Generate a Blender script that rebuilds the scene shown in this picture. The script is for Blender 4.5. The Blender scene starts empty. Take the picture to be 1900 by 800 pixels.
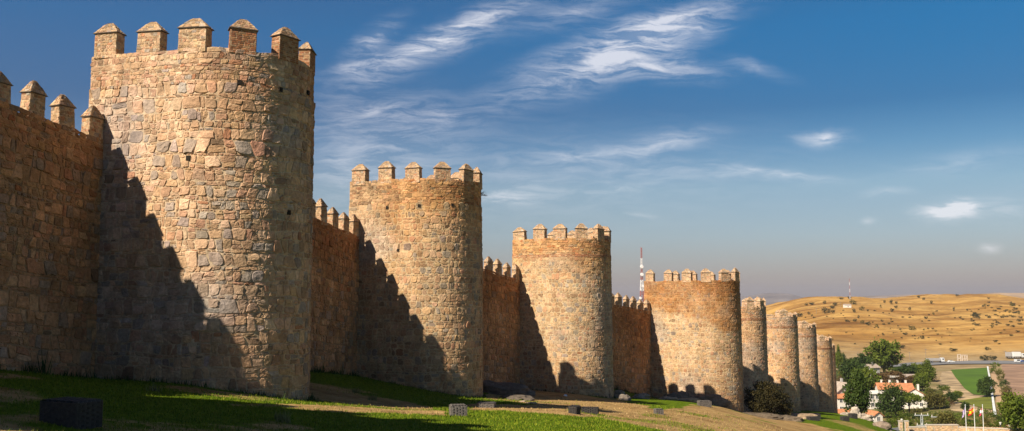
import bpy, math, random
import numpy as np
from mathutils import Vector, Matrix
rng = np.random.default_rng(7)
random.seed(7)
R = math.radians
sc = bpy.context.scene
col = sc.collection

# ------------------------------------------------------------------ camera
F = 1700.0
PITCH = math.atan(155.0/F)
cam = bpy.data.cameras.new('camera'); camo = bpy.data.objects.new('camera', cam); col.objects.link(camo)
cam.sensor_width = 36; cam.lens = 36*F/1900; cam.clip_start = .1; cam.clip_end = 60000
camo.rotation_euler = (math.pi/2+PITCH, 0, 0)
sc.camera = camo
sp_, cp_ = math.sin(PITCH), math.cos(PITCH)

def ray(px, py):                      # slopes X/Y and Z/Y of a sight line in the photograph
    dx = (px-950)/F; dy = (400-py)/F
    d = cp_ - sp_*dy
    return dx/d, (sp_+cp_*dy)/d
def P(px, py, Y):
    a, b = ray(px, py); return (a*Y, Y, b*Y)
def proj(x, y, z):
    f = y*cp_+z*sp_; u = -y*sp_+z*cp_
    return 950+F*x/f, 400-F*u/f

# ------------------------------------------------------------------ helpers
def tag(o, label=None, cat=None, group=None, kind=None):
    if label: o['label'] = label
    if cat: o['category'] = cat
    if group: o['group'] = group
    if kind: o['kind'] = kind
    return o
def empty(name, loc=(0,0,0), rz=0):
    o = bpy.data.objects.new(name, None); col.objects.link(o); o.location = loc; o.rotation_euler = (0,0,rz)
    o.empty_display_size = .2
    return o
def link(name, me, parent=None, loc=None, rz=None):
    o = bpy.data.objects.new(name, me); col.objects.link(o)
    if parent: o.parent = parent
    if loc is not None: o.location = loc
    if rz is not None: o.rotation_euler = (0,0,rz)
    return o
def copy_tree(o, parent=None):
    c = o.copy(); col.objects.link(c); c.parent = parent
    for ch in list(o.children): copy_tree(ch, c)
    return c
def mesh_np(name, V, loops, sizes, mat, cols=None, smooth=False, mats=None, mi=None, attrs=None):
    V = np.asarray(V, np.float32); loops = np.asarray(loops, np.int32); sizes = np.asarray(sizes, np.int32)
    me = bpy.data.meshes.new(name)
    me.vertices.add(len(V)); me.vertices.foreach_set('co', V.ravel())
    me.loops.add(len(loops)); me.loops.foreach_set('vertex_index', loops)
    me.polygons.add(len(sizes))
    st = np.zeros(len(sizes), np.int32); st[1:] = np.cumsum(sizes)[:-1]
    me.polygons.foreach_set('loop_start', st)
    me.polygons.foreach_set('loop_total', sizes)
    if smooth: me.polygons.foreach_set('use_smooth', np.ones(len(sizes), bool))
    else: me.polygons.foreach_set('use_smooth', np.zeros(len(sizes), bool))
    if cols is not None:
        a = me.color_attributes.new('Col', 'FLOAT_COLOR', 'POINT')
        c = np.ones((len(V),4), np.float32); c[:, :cols.shape[1]] = cols
        a.data.foreach_set('color', c.ravel())
    if mat is not None: me.materials.append(mat)
    if mats:
        for m in mats: me.materials.append(m)
    if mi is not None: me.polygons.foreach_set('material_index', np.asarray(mi, np.int32))
    me.update(calc_edges=True)
    me.validate()
    return me

class MB:                                        # small mesh builder: boxes, tubes, prisms
    def __init__(s): s.v=[]; s.f=[]; s.m=[]
    def add(s, vs, fs, mi=0):
        b=len(s.v); s.v+= [tuple(q) for q in vs]; s.f+= [tuple(b+i for i in f) for f in fs]; s.m += [mi]*len(fs); return s
    def box(s, x0,x1,y0,y1,z0,z1, mi=0, M=None):
        vs=[(x0,y0,z0),(x1,y0,z0),(x1,y1,z0),(x0,y1,z0),(x0,y0,z1),(x1,y0,z1),(x1,y1,z1),(x0,y1,z1)]
        if M is not None: vs=[tuple(M@Vector(q)) for q in vs]
        return s.add(vs,[(3,2,1,0),(4,5,6,7),(0,1,5,4),(1,2,6,5),(2,3,7,6),(3,0,4,7)],mi)
    def tube(s, p0,p1,r0,r1=None,n=8,mi=0):
        r1 = r0 if r1 is None else r1
        p0=Vector(p0); p1=Vector(p1); d=(p1-p0)
        if d.length<1e-6: return s
        q=d.to_track_quat('Z','Y')
        vs=[]
        for p,r in ((p0,r0),(p1,r1)):
            for i in range(n):
                a=2*math.pi*i/n; vs.append(p+q@Vector((r*math.cos(a),r*math.sin(a),0)))
        fs=[(i,(i+1)%n,n+(i+1)%n,n+i) for i in range(n)]+[tuple(range(n))[::-1],tuple(range(n,2*n))]
        return s.add(vs,fs,mi)
    def poly_prism(s, pts, z0, z1, mi=0):
        n=len(pts)
        vs=[(x,y,z0) for x,y in pts]+[(x,y,z1) for x,y in pts]
        return s.add(vs,[(i,(i+1)%n,n+(i+1)%n,n+i) for i in range(n)]+[tuple(range(n))[::-1],tuple(range(n,2*n))],mi)
    def mesh(s, name, mats, smooth=False):
        me=bpy.data.meshes.new(name); me.from_pydata(s.v,[],s.f)
        for m in (mats if isinstance(mats,(list,tuple)) else [mats]): me.materials.append(m)
        me.polygons.foreach_set('material_index', s.m)
        if smooth: me.polygons.foreach_set('use_smooth',[True]*len(s.f))
        me.update(); return me
    def build(s, name, mats, parent=None, loc=None, rz=None, smooth=False):
        return link(name, s.mesh(name,mats,smooth), parent, loc, rz)

# value noise -----------------------------------------------------
_T = rng.random((64,64,64)).astype(np.float32)
def vnoise(x, y, z=0.0):
    x,y,z = np.broadcast_arrays(np.asarray(x,float),np.asarray(y,float),np.asarray(z,float))
    xi=np.floor(x).astype(int); yi=np.floor(y).astype(int); zi=np.floor(z).astype(int)
    fx=x-xi; fy=y-yi; fz=z-zi
    fx=fx*fx*(3-2*fx); fy=fy*fy*(3-2*fy); fz=fz*fz*(3-2*fz)
    def t(a,b,c): return _T[(xi+a)&63,(yi+b)&63,(zi+c)&63]
    r=0
    for a in (0,1):
        for b in (0,1):
            for c in (0,1):
                r=r+t(a,b,c)*(fx if a else 1-fx)*(fy if b else 1-fy)*(fz if c else 1-fz)
    return r*2-1
def fbm(x,y,z=0.0,o=4):
    s=0; a=.5
    for k in range(o):
        s=s+a*vnoise(np.asarray(x)*2**k+17.3*k,np.asarray(y)*2**k+5.1*k,np.asarray(z)*2**k+9.7*k); a*=.5
    return s
def sstep(a,b,x):
    t=np.clip((x-a)/(b-a),0,1); return t*t*(3-2*t)

# ------------------------------------------------------------------ materials
def newmat(name):
    m=bpy.data.materials.new(name); m.use_nodes=True; nt=m.node_tree
    b=nt.nodes['Principled BSDF']; b.inputs['Specular IOR Level'].default_value=.25
    return m,nt,b
def N(nt,t,**k):
    n=nt.nodes.new(t)
    for a,v in k.items(): setattr(n,a,v)
    return n
def simple(name, c, rough=.8, var=.15, scale=3.0, bump=.0, bscale=20.0, metal=0.0):
    m,nt,b=newmat(name)
    tc=N(nt,'ShaderNodeTexCoord'); no=N(nt,'ShaderNodeTexNoise'); no.inputs['Scale'].default_value=scale; no.inputs['Detail'].default_value=5
    nt.links.new(tc.outputs['Object'],no.inputs['Vector'])
    mr=N(nt,'ShaderNodeMapRange'); mr.inputs['From Min'].default_value=.3; mr.inputs['From Max'].default_value=.7
    mr.inputs['To Min'].default_value=1-var; mr.inputs['To Max'].default_value=1+var
    nt.links.new(no.outputs['Fac'],mr.inputs['Value'])
    vm=N(nt,'ShaderNodeVectorMath',operation='SCALE'); vm.inputs[0].default_value=c
    nt.links.new(mr.outputs[0],vm.inputs['Scale']); nt.links.new(vm.outputs[0],b.inputs['Base Color'])
    b.inputs['Roughness'].default_value=rough; b.inputs['Metallic'].default_value=metal
    if bump:
        n2=N(nt,'ShaderNodeTexNoise'); n2.inputs['Scale'].default_value=bscale; n2.inputs['Detail'].default_value=4
        nt.links.new(tc.outputs['Object'],n2.inputs['Vector'])
        bp=N(nt,'ShaderNodeBump'); bp.inputs['Strength'].default_value=bump; bp.inputs['Distance'].default_value=.05
        nt.links.new(n2.outputs['Fac'],bp.inputs['Height']); nt.links.new(bp.outputs[0],b.inputs['Normal'])
    return m
def attrmat(name, var=.3, scale=9.0, bumpd=.02, rough=.92, scale2=1.2, var2=.2, spec=.15):
    m,nt,b=newmat(name)
    at=N(nt,'ShaderNodeAttribute'); at.attribute_name='Col'
    tc=N(nt,'ShaderNodeTexCoord')
    n1=N(nt,'ShaderNodeTexNoise'); n1.inputs['Scale'].default_value=scale; n1.inputs['Detail'].default_value=6; n1.inputs['Roughness'].default_value=.65
    n2=N(nt,'ShaderNodeTexNoise'); n2.inputs['Scale'].default_value=scale2; n2.inputs['Detail'].default_value=5
    for n in (n1,n2): nt.links.new(tc.outputs['Object'],n.inputs['Vector'])
    m1=N(nt,'ShaderNodeMapRange'); m1.inputs['From Min'].default_value=.3; m1.inputs['From Max'].default_value=.7; m1.inputs['To Min'].default_value=1-var; m1.inputs['To Max'].default_value=1+var*.8
    m2=N(nt,'ShaderNodeMapRange'); m2.inputs['From Min'].default_value=.3; m2.inputs['From Max'].default_value=.7; m2.inputs['To Min'].default_value=1-var2; m2.inputs['To Max'].default_value=1+var2
    nt.links.new(n1.outputs['Fac'],m1.inputs['Value']); nt.links.new(n2.outputs['Fac'],m2.inputs['Value'])
    mu=N(nt,'ShaderNodeMath',operation='MULTIPLY'); nt.links.new(m1.outputs[0],mu.inputs[0]); nt.links.new(m2.outputs[0],mu.inputs[1])
    vm=N(nt,'ShaderNodeVectorMath',operation='SCALE'); nt.links.new(at.outputs['Color'],vm.inputs[0]); nt.links.new(mu.outputs[0],vm.inputs['Scale'])
    nt.links.new(vm.outputs[0],b.inputs['Base Color'])
    if bumpd:
        bp=N(nt,'ShaderNodeBump'); bp.inputs['Strength'].default_value=1; bp.inputs['Distance'].default_value=bumpd
        nt.links.new(n1.outputs['Fac'],bp.inputs['Height']); nt.links.new(bp.outputs[0],b.inputs['Normal'])
    b.inputs['Roughness'].default_value=rough; b.inputs['Specular IOR Level'].default_value=spec
    return m
M_stone = attrmat('granite_rubble_masonry', bumpd=.05, scale=7)
M_rock = attrmat('weathered_rock', var=.35, scale=5, bumpd=.05)
M_ledge = simple('ledge_slate', (.10,.075,.055), bump=.6)
M_iron = simple('dark_metal', (.03,.03,.032), .5)

def leafmat(name, c, c2, var=.35):
    m,nt,b=newmat(name)
    at=N(nt,'ShaderNodeAttribute'); at.attribute_name='Col'
    mx=N(nt,'ShaderNodeMix',data_type='RGBA'); sx=N(nt,'ShaderNodeSeparateColor')
    nt.links.new(at.outputs['Color'],sx.inputs[0]); nt.links.new(sx.outputs[0],mx.inputs[0])
    mx.inputs[6].default_value=(*c,1); mx.inputs[7].default_value=(*c2,1)
    nt.links.new(mx.outputs[2],b.inputs['Base Color']); b.inputs['Roughness'].default_value=.7
    b.inputs['Specular IOR Level'].default_value=.2
    tr=N(nt,'ShaderNodeBsdfTranslucent'); nt.links.new(mx.outputs[2],tr.inputs['Color'])
    ms=N(nt,'ShaderNodeMixShader'); ms.inputs[0].default_value=.25
    nt.links.new(b.outputs[0],ms.inputs[1]); nt.links.new(tr.outputs[0],ms.inputs[2])
    nt.links.new(ms.outputs[0],nt.nodes['Material Output'].inputs[0])
    return m
M_bark=simple('bark',(.07,.05,.035),.95,.3,4,.5)
LEAF={'green':leafmat('leaves_green',(.05,.085,.008),(.14,.165,.015)),
      'dark':leafmat('leaves_dark',(.022,.045,.008),(.065,.095,.014)),
      'olive':leafmat('leaves_olive',(.07,.065,.012),(.15,.13,.03)),
      'holm':leafmat('leaves_holm_oak',(.022,.03,.012),(.055,.06,.02)),
      'rust':leafmat('leaves_rusty',(.09,.05,.02),(.16,.10,.035)),
      'yellow':leafmat('leaves_yellowing',(.12,.12,.02),(.2,.17,.03)),
      'bush':leafmat('leaves_dark_brown_bush',(.016,.017,.005),(.06,.045,.012))}

# ------------------------------------------------------------------ terrain height
# towers: junction point with the wall, heading of the wall there, flank length, radius, ground z, merlon tip z
def wdir(az): return np.array([math.sin(R(az)),math.cos(R(az))])
def ndir(az): return np.array([math.cos(R(az)),-math.sin(R(az))])
TW=[dict(J=(-25.3,11.2),az=15,L=4.9,R=3.8,zb=-1.9,top=14.3),
    dict(J=(-17.4,38.6),az=16,L=3.85,R=3.62,zb=-3.4,top=11.85),
    dict(J=(-10.6,63.4),az=22,L=3.6,R=3.7,zb=-5.3,top=9.45),
    dict(J=(.75,85.1),az=30,L=3.5,R=3.7,zb=-8.2,top=6.85),
    dict(J=(16.1,106.8),az=34,L=5.2,R=3.9,zb=-11.4,top=3.45),
    dict(J=(25.8,124.2),az=27,L=3.8,R=3.7,zb=-15.0,top=.2),
    dict(J=(35.6,142.2),az=27,L=3.8,R=3.7,zb=-17.5,top=-1.4),
    dict(J=(44.4,160.2),az=27,L=3.8,R=3.7,zb=-20.2,top=-3.5),
    dict(J=(53.7,179.2),az=26,L=3.8,R=3.7,zb=-22.6,top=-6.6),
    dict(J=(61.8,199.2),az=24,L=3.5,R=3.6,zb=-24.8,top=-9.0)]
CT=[]                                             # control points x,y,z
def cpx(px,py,Y): CT.append(P(px,py,Y))
for a in [(2,687,33.7),(190,701,38.8),(350,714,37.3),(430,727,37),(500,737,37.9),(566,743,41),
          (577,687,57.5),(668,697,63.4),(760,718,61.6),(820,730,61.5),(893,737,65),
          (900,716,80),(965,719,85),(1030,726,83.6),(1100,733,84),(1140,738,87.5),
          (1150,727,98),(1207,740,106.8),(1300,749,103.8),(1350,760,104),(1380,770,107),
          (130,789,20),(850,771,36),(902,755,48),(1065,768,45),(1095,764,52),(1222,766,62),(1307,757,82),
          (600,757,34),(300,742,30),(300,792,22),(600,797,27),(950,793,32),(1100,793,34),(1248,802,40),
          (700,735,50),(650,715,54),(750,752,46),
          (1130,776,48),(1350,786,62),(1450,797,74),(1550,803,92),(1600,793,112),(1640,798,124),(1480,775,116),(1540,775,128),
          (1470,771,126),(1560,771,175),(1600,776,150),
          (1660,797,158),(1780,800,166),(1900,802,160),(1800,850,120),
          (1560,794,310),(1600,792,310),(1700,782,310),(1850,772,280),(1560,700,430),(1700,698,480),(1850,700,480),
          (1560,668,640),(1700,671,650),(1900,668,650),(1800,669,650),
          (1560,640,760),(1700,645,760),(1900,640,760),(1560,600,950),(1700,605,950),(1900,600,950),
          (1480,565,1250),(1560,553,1350),(1640,552,1400),(1700,549,1450),(1800,549,1450),(1900,557,1450),
          (1400,600,1200),(1400,640,760),(1400,700,430),
          (1480,590,2200),(1700,590,2400),(1900,590,2400)]: cpx(*a)
CT += [(0,3,-1.75),(0,8,-2.15),(0,15,-2.85),(5,15,-3.2),(-8,10,-2.1),(-15,12,-1.7),(8,22,-4.3),(20,22,-5.6),(30,60,-11),(62,60,-15),
       (40,30,-9),(0,-20,-.6),(-26,0,-.8),(25,-10,-3.4),(3,0,-1.8),(-3,0,-1.6),(0,-3,-1.5),
       (-30,50,-3),(-16,80,-5),(0,112,-8),(20,145,-15),(42,195,-23),(-60,100,-3),(-200,300,-10),(0,400,-22),(0,1400,-30),(-800,1200,-30),
       (-60,-60,0),(60,-60,-5),(300,-100,-30),(-300,-100,0),(0,-400,-5),(500,300,-50),(1200,500,-50),(-2000,-2000,0),(2000,-2000,-30),
       (3000,1500,-60),(-3000,3000,-60),(0,5000,-120),(3500,5000,-120),(-5000,2000,-100),(5000,-1000,-100),(0,-5000,-60),
       (0,12000,-200),(9000,9000,-200),(-9000,9000,-200),(12000,0,-200),(-12000,0,-200),(0,-12000,-200)]
CT=np.array(CT)
def tfeat(x,y):
    r=np.sqrt(x*x+y*y)+1e-6; return np.stack([3*np.arctan2(x,y),np.log(np.maximum(r,1.5))],-1)
_C=tfeat(CT[:,0],CT[:,1]); _Rr=np.maximum(np.hypot(CT[:,0],CT[:,1]),1.5)
def _phi(d2): return .5*d2*np.log(d2+1e-9)
# wrap control points round the back
_C3=np.concatenate([_C,_C+[6*math.pi,0],_C-[6*math.pi,0]]); _val=np.tile(CT[:,2]/_Rr,3)
_keep=(np.abs(_C3[:,0])<3*math.pi+2.5); _C3=_C3[_keep]; _val=_val[_keep]
_n=len(_C3)
_K=_phi(((_C3[:,None]-_C3[None])**2).sum(-1))+np.eye(_n)*1e-4
_A=np.zeros((_n+3,_n+3)); _A[:_n,:_n]=_K; _A[:_n,_n]=1; _A[:_n,_n+1:]=_C3; _A[_n:,:_n]=_A[:_n,_n:].T
_w=np.linalg.solve(_A,np.concatenate([_val,[0,0,0]]))
def zg(x,y):
    x=np.atleast_1d(np.asarray(x,float)); y=np.atleast_1d(np.asarray(y,float))
    f=tfeat(x,y); out=np.zeros(len(f))
    for i in range(0,len(f),20000):
        g=f[i:i+20000]; d2=((g[:,None]-_C3[None])**2).sum(-1)
        out[i:i+20000]=_phi(d2)@_w[:_n]+_w[_n]+g@_w[_n+1:]
    r=np.maximum(np.hypot(x,y),1.5); z=out*r
    z=z+.05*fbm(x*.35,y*.35,0,3)*sstep(200,30,r)+.25*fbm(x*.05,y*.05,3.3,3)*sstep(20,120,r)*sstep(400,200,r)
    far=sstep(600,900,r)
    z=z+far*(r/1000)*(7*fbm(x*.007,y*.005,8,4)+2.6*fbm(x*.03,y*.022,2,4))
    return z
def zg1(x,y): return float(zg([x],[y])[0])
def hit(px,py,y0=150,y1=3000):                    # where a sight line meets the ground
    a,b=ray(px,py); Y=np.geomspace(y0,y1,900); g=zg(a*Y,Y)-b*Y
    i=np.argmax(g>0)
    if g[i]<=0: i=len(Y)-1
    if i==0: return (a*Y[0],Y[0],float(zg1(a*Y[0],Y[0])))
    t=g[i-1]/(g[i-1]-g[i]); y=Y[i-1]+t*(Y[i]-Y[i-1])
    return (a*y,y,zg1(a*y,y))

def inpoly(px,py,poly):
    r=np.zeros(px.shape,bool); n=len(poly)
    for i in range(n):
        x0,y0=poly[i]; x1,y1=poly[(i+1)%n]
        c=((y0>py)!=(y1>py))&(px<(x1-x0)*(py-y0)/((y1-y0)+1e-9)+x0); r^=c
    return r
DRY_AND_LIT=[[(560,706),(640,720),(720,738),(800,758),(840,766),(790,766),(700,757),(560,742)],
     [(430,748),(600,752),(830,766),(830,771),(600,763),(430,752)],  # sunlit streak across the lawn, painted in as pale dry grass
     [(895,713),(960,713),(1030,725),(1130,738),(1250,765),(1160,770),(1060,761),(985,748),(900,742)],
     [(1125,778),(1100,762),(1230,761),(1290,752),(1340,754),(1385,768),(1470,780),(1560,800),(1420,830),(1240,802),(1180,790)],
     [(870,748),(1000,752),(1110,764),(1130,776),(1040,770),(940,762),(880,762)],
     [(1390,770),(1450,768),(1440,778),(1400,780)]]
def lawn_mask(x,y,z):
    px,py=proj(x,np.maximum(y,.5),z)
    jx=px+22*fbm(x*.5,y*.5,1,3); jy=py+5*fbm(x*.5,y*.5,7,3)
    m=np.ones(px.shape)
    for p in DRY_AND_LIT: m[inpoly(jx,jy,p)]=0
    n=fbm(x*.28,y*.28,4,4)
    m=m-sstep(.0,.35,n)*.85*sstep(700,500,px)*(y>0)        # worn patches at left
    m=m-.6*sstep(.1,.4,fbm(x*.12,y*.12,14,3))*sstep(1500,1560,px)
    m=np.where(y<2,.7,m)
    m=np.where(m<.3,m+.5*sstep(.12,.4,fbm(x*.22,y*.22,21,4)),m)
    r=np.hypot(x,y)
    return np.clip(m,0,1)*sstep(230,170,r)

def build_terrain():
    th=np.concatenate([np.arange(-180,-34,4),np.arange(-34,36,.17),np.arange(36,180,4)])
    th=np.radians(th)
    rr=np.concatenate([[0.3],np.geomspace(1.5,18,40)[:-1],np.geomspace(18,210,330)[:-1],np.geomspace(210,2600,190)[:-1],np.geomspace(2600,14000,20)])
    T,Q=np.meshgrid(th,rr); x=(Q*np.sin(T)).ravel(); y=(Q*np.cos(T)).ravel()
    z=zg(x,y)
    nt,nr=len(th),len(rr)
    i=np.arange(nr-1)[:,None]*nt+np.arange(nt)[None]; j=np.arange(nr-1)[:,None]*nt+(np.arange(nt)[None]+1)%nt
    q=np.stack([i,i+nt,j+nt,j],-1).reshape(-1,4)[:, ::1]
    r=np.hypot(x,y)
    lawn=lawn_mask(x,y,z)
    far=sstep(150,420,r)
    green=np.clip(sstep(-.05,.25,fbm(x*.012,y*.012,6,4))*sstep(650,560,r)*far,0,1)
    green=np.maximum(green,sstep(180,240,r)*sstep(420,340,r)*.8)
    scrub=sstep(700,900,r)
    c=np.stack([lawn,green,scrub,far],-1)
    # fan-fill the small hole at the camera's foot
    V=np.concatenate([np.stack([x,y,z],-1),[[0,0,z[:nt].mean()]]])
    c=np.concatenate([c,[[1,0,0,0]]])
    k=len(V)-1
    fan=np.stack([np.full(nt,k),np.arange(nt),(np.arange(nt)+1)%nt],-1)
    loops=np.concatenate([q[:, ::-1].ravel() if False else q.ravel(),fan.ravel()]); sizes=np.concatenate([np.full(len(q),4),np.full(nt,3)])
    m,nt_,b=newmat('ground_grass_and_dry_hill')
    L=nt_.links
    at=N(nt_,'ShaderNodeAttribute'); at.attribute_name='Col'
    sx=N(nt_,'ShaderNodeSeparateColor'); L.new(at.outputs['Color'],sx.inputs[0])
    geo=N(nt_,'ShaderNodeNewGeometry')
    def noise(s,d=5,ro=.6,st=None):
        n=N(nt_,'ShaderNodeTexNoise'); n.inputs['Scale'].default_value=s; n.inputs['Detail'].default_value=d; n.inputs['Roughness'].default_value=ro
        if st:
            mp=N(nt_,'ShaderNodeMapping'); mp.inputs['Scale'].default_value=st[0]; mp.inputs['Rotation'].default_value=(0,0,st[1]); L.new(geo.outputs['Position'],mp.inputs[0]); L.new(mp.outputs[0],n.inputs['Vector'])
        else: L.new(geo.outputs['Position'],n.inputs['Vector'])
        return n.outputs['Fac']
    def ramp(f,stops):
        r=N(nt_,'ShaderNodeValToRGB'); e=r.color_ramp.elements
        while len(e)<len(stops): e.new(.5)
        for k,(p,c) in enumerate(stops): e[k].position=p; e[k].color=(*c,1)
        L.new(f,r.inputs[0]); return r.outputs[0]
    def mix(f,a,b):
        n=N(nt_,'ShaderNodeMix',data_type='RGBA'); L.new(f,n.inputs[0]); L.new(a,n.inputs[6]); L.new(b,n.inputs[7]); return n.outputs[2]
    def math_(op,a,b=None,cl=False):
        n=N(nt_,'ShaderNodeMath',operation=op); n.use_clamp=cl
        for k,v in enumerate((a,b)):
            if v is None: continue
            if isinstance(v,(int,float)): n.inputs[k].default_value=v
            else: L.new(v,n.inputs[k])
        return n.outputs[0]
    grass=ramp(noise(3.0,8,.75),[(.3,(.03,.052,.002)),(.5,(.08,.125,.004)),(.7,(.15,.19,.008))])
    dry=ramp(noise(2.0,9,.75),[(.3,(.20,.115,.04)),(.5,(.33,.21,.085)),(.7,(.47,.33,.15))])
    k=math_('ADD',sx.outputs[0],math_('MULTIPLY',math_('SUBTRACT',noise(.9,7,.7),.5),1.5))
    k=math_('MULTIPLY',math_('SUBTRACT',k,.25),2.0,True)
    pat=ramp(noise(.35,7,.65),[(.35,(.62,.55,.50)),(.5,(.95,.95,.92)),(.65,(1.1,1.08,1.02))])
    dm_=N(nt_,'ShaderNodeMix',data_type='RGBA',blend_type='MULTIPLY'); dm_.inputs[0].default_value=1; L.new(dry,dm_.inputs[6]); L.new(pat,dm_.inputs[7])
    near=mix(k,dm_.outputs[2],grass)
    hillc=ramp(noise(.012,10,.68),[(.3,(.24,.12,.03)),(.45,(.37,.205,.055)),(.55,(.47,.285,.085)),(.7,(.34,.19,.065))])
    st=ramp(noise(.02,8,.65,((.25,1.6,1),.5)),[(.36,(.50,.40,.32)),(.52,(.96,.94,.92)),(.70,(1.2,1.16,1.08))])
    mul=N(nt_,'ShaderNodeMix',data_type='RGBA',blend_type='MULTIPLY'); mul.inputs[0].default_value=1; L.new(hillc,mul.inputs[6]); L.new(st,mul.inputs[7]); hillc=mul.outputs[2]
    scr=ramp(noise(.09,10,.8),[(.50,(0,0,0)),(.61,(1,1,1))])
    scr2=N(nt_,'ShaderNodeSeparateColor'); L.new(scr,scr2.inputs[0])
    scm=N(nt_,'ShaderNodeRGB'); scm.outputs[0].default_value=(.13,.075,.022,1)
    sc_l=ramp(noise(.0045,4,.6),[(.42,(.15,.15,.15)),(.58,(1,1,1))]); sc_s=N(nt_,'ShaderNodeSeparateColor'); L.new(sc_l,sc_s.inputs[0])
    hillc=mix(math_('MULTIPLY',math_('MULTIPLY',scr2.outputs[0],sc_s.outputs[0]),.85),hillc,scm.outputs[0])
    vg=ramp(noise(.08,8,.7),[(.35,(.03,.05,.012)),(.5,(.07,.085,.022)),(.65,(.16,.14,.05))])
    vb=ramp(noise(.06,8,.7),[(.35,(.18,.12,.055)),(.5,(.28,.20,.10)),(.7,(.36,.27,.15))])
    valley=mix(sx.outputs[1],vb,vg)
    farc=mix(sx.outputs[2],valley,hillc)
    final=mix(at.outputs['Alpha'],near,farc)
    L.new(final,b.inputs['Base Color']); b.inputs['Roughness'].default_value=.95; b.inputs['Specular IOR Level'].default_value=.05
    bp=N(nt_,'ShaderNodeBump'); bp.inputs['Distance'].default_value=.06; bp.inputs['Strength'].default_value=.8
    L.new(noise(9,6,.7),bp.inputs['Height']); L.new(bp.outputs[0],b.inputs['Normal'])
    me=mesh_np('ground',V,loops,sizes,m,c,smooth=True)
    # make sure normals point up
    if me.polygons[5000].normal.z<0: me.flip_normals()
    tag(link('ground',me),kind='structure')
build_terrain()

# ------------------------------------------------------------------ masonry
PAL=np.array([(.46,.33,.20),(.43,.30,.185),(.50,.37,.24),(.38,.265,.165),(.34,.23,.15),(.47,.345,.245),(.29,.265,.235),(.33,.31,.285),(.245,.235,.22),(.41,.25,.165),(.36,.175,.09),(.21,.15,.10),(.54,.42,.29)])
PW={'T':np.array([16,15,12,11,6,10,8,6,3,5,1.2,2.5,5.]),
    'R':np.array([12,12,10,10,10,5,3,1.5,1,8,6,6,6.]),
    'B':np.array([0,0,0,0,1,0,0,0,0,3,14,2,0.])}
for k in PW: PW[k]=PW[k]/PW[k].sum()
BRICK=np.array([(.34,.14,.06),(.40,.19,.09),(.28,.12,.06),(.42,.24,.13)])
PAL=PAL*np.array((1.12,.96,.84)); MORT=np.array((.52,.385,.235))

def cells(u0,u1,v0,v1,style,rg):
    out=[]; ph=rg.random()*50
    v=v0; lines=[]
    while v<v1:
        if style=='big2': h=rg.uniform(.34,.56) if rg.random()<.8 else rg.uniform(.09,.15)
        elif style=='big': h=rg.uniform(.34,.58) if (len(lines)%2==0 or rg.random()<.45) else rg.uniform(.10,.2)
        elif style=='med': h=rg.uniform(.26,.44) if rg.random()<.8 else rg.uniform(.10,.15)
        elif style=='rub': h=rg.uniform(.12,.26)
        elif style=='tiny': h=rg.uniform(.09,.17)
        else: h=.085
        lines.append((v,h)); v+=h
    amp={'big':.08,'big2':.05,'med':.05,'rub':.035,'tiny':.02,'brick':.004}[style]
    def B(j,u): return float(_bl[j](u))
    _bl=[]
    for j,(vv,h) in enumerate(lines+[(v,0)]):
        k1,k2,p1,p2=rg.uniform(.5,.9),rg.uniform(1.6,2.6),rg.uniform(0,6),rg.uniform(0,6)
        _bl.append(lambda u,vv=vv,k1=k1,k2=k2,p1=p1,p2=p2: vv+amp*(.6*math.sin(k1*u+p1)+.5*math.sin(k2*u+p2)))
    for j,(vv,h) in enumerate(lines):
        u=u0-(rg.random()*.3 if style!='tiny' else 0); tl=0.0; tb=0.0
        while u<u1:
            if h>.24: w=h*rg.uniform(.5,1.15)
            else: w=h*rg.uniform(1.1,2.8)
            if style=='brick': w=rg.uniform(.2,.3)
            if style=='tiny': w=h*rg.uniform(.9,1.9)
            ue=u+w
            if ue>u1: ue=u1
            tlt=0 if (ue>=u1 or style=='brick') else min(w,.5)*.30
            nt_=rg.uniform(-tlt,tlt); nb_=rg.uniform(-tlt,tlt)
            a=max(u,u0)
            q=[(a+tb,B(j,a)),(ue+nb_,B(j,ue)),(ue+nt_,B(j+1,ue)),(a+tl,B(j+1,a))]
            rr=rg.random()
            if ue-a<.05: pass
            elif h>.36 and rr<.24:                     # two or three smaller stones on top of one another
                t=rg.uniform(.35,.65); s=t+rg.uniform(-.1,.1)
                m0=tuple((1-t)*q[0][k]+t*q[3][k] for k in (0,1)); m1=tuple((1-s)*q[1][k]+s*q[2][k] for k in (0,1))
                out.append([q[0],q[1],m1,m0]); out.append([m0,m1,q[2],q[3]])
            elif h>.3 and rr<.48:                     # chinking strip above the stone
                t=rg.uniform(.72,.84); m0=tuple((1-t)*q[0][k]+t*q[3][k] for k in (0,1)); m1=tuple((1-t)*q[1][k]+t*q[2][k] for k in (0,1))
                out.append([q[0],q[1],m1,m0]); c=rg.uniform(.3,.7)
                cm=tuple((1-c)*m0[k]+c*m1[k] for k in (0,1)); ct=tuple((1-c)*q[3][k]+c*q[2][k] for k in (0,1))
                out.append([m0,cm,ct,q[3]]); out.append([cm,m1,q[2],ct])
            else: out.append(q)
            u=ue; tl=nt_; tb=nb_
    return np.array(out)                              # n,4,2

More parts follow.
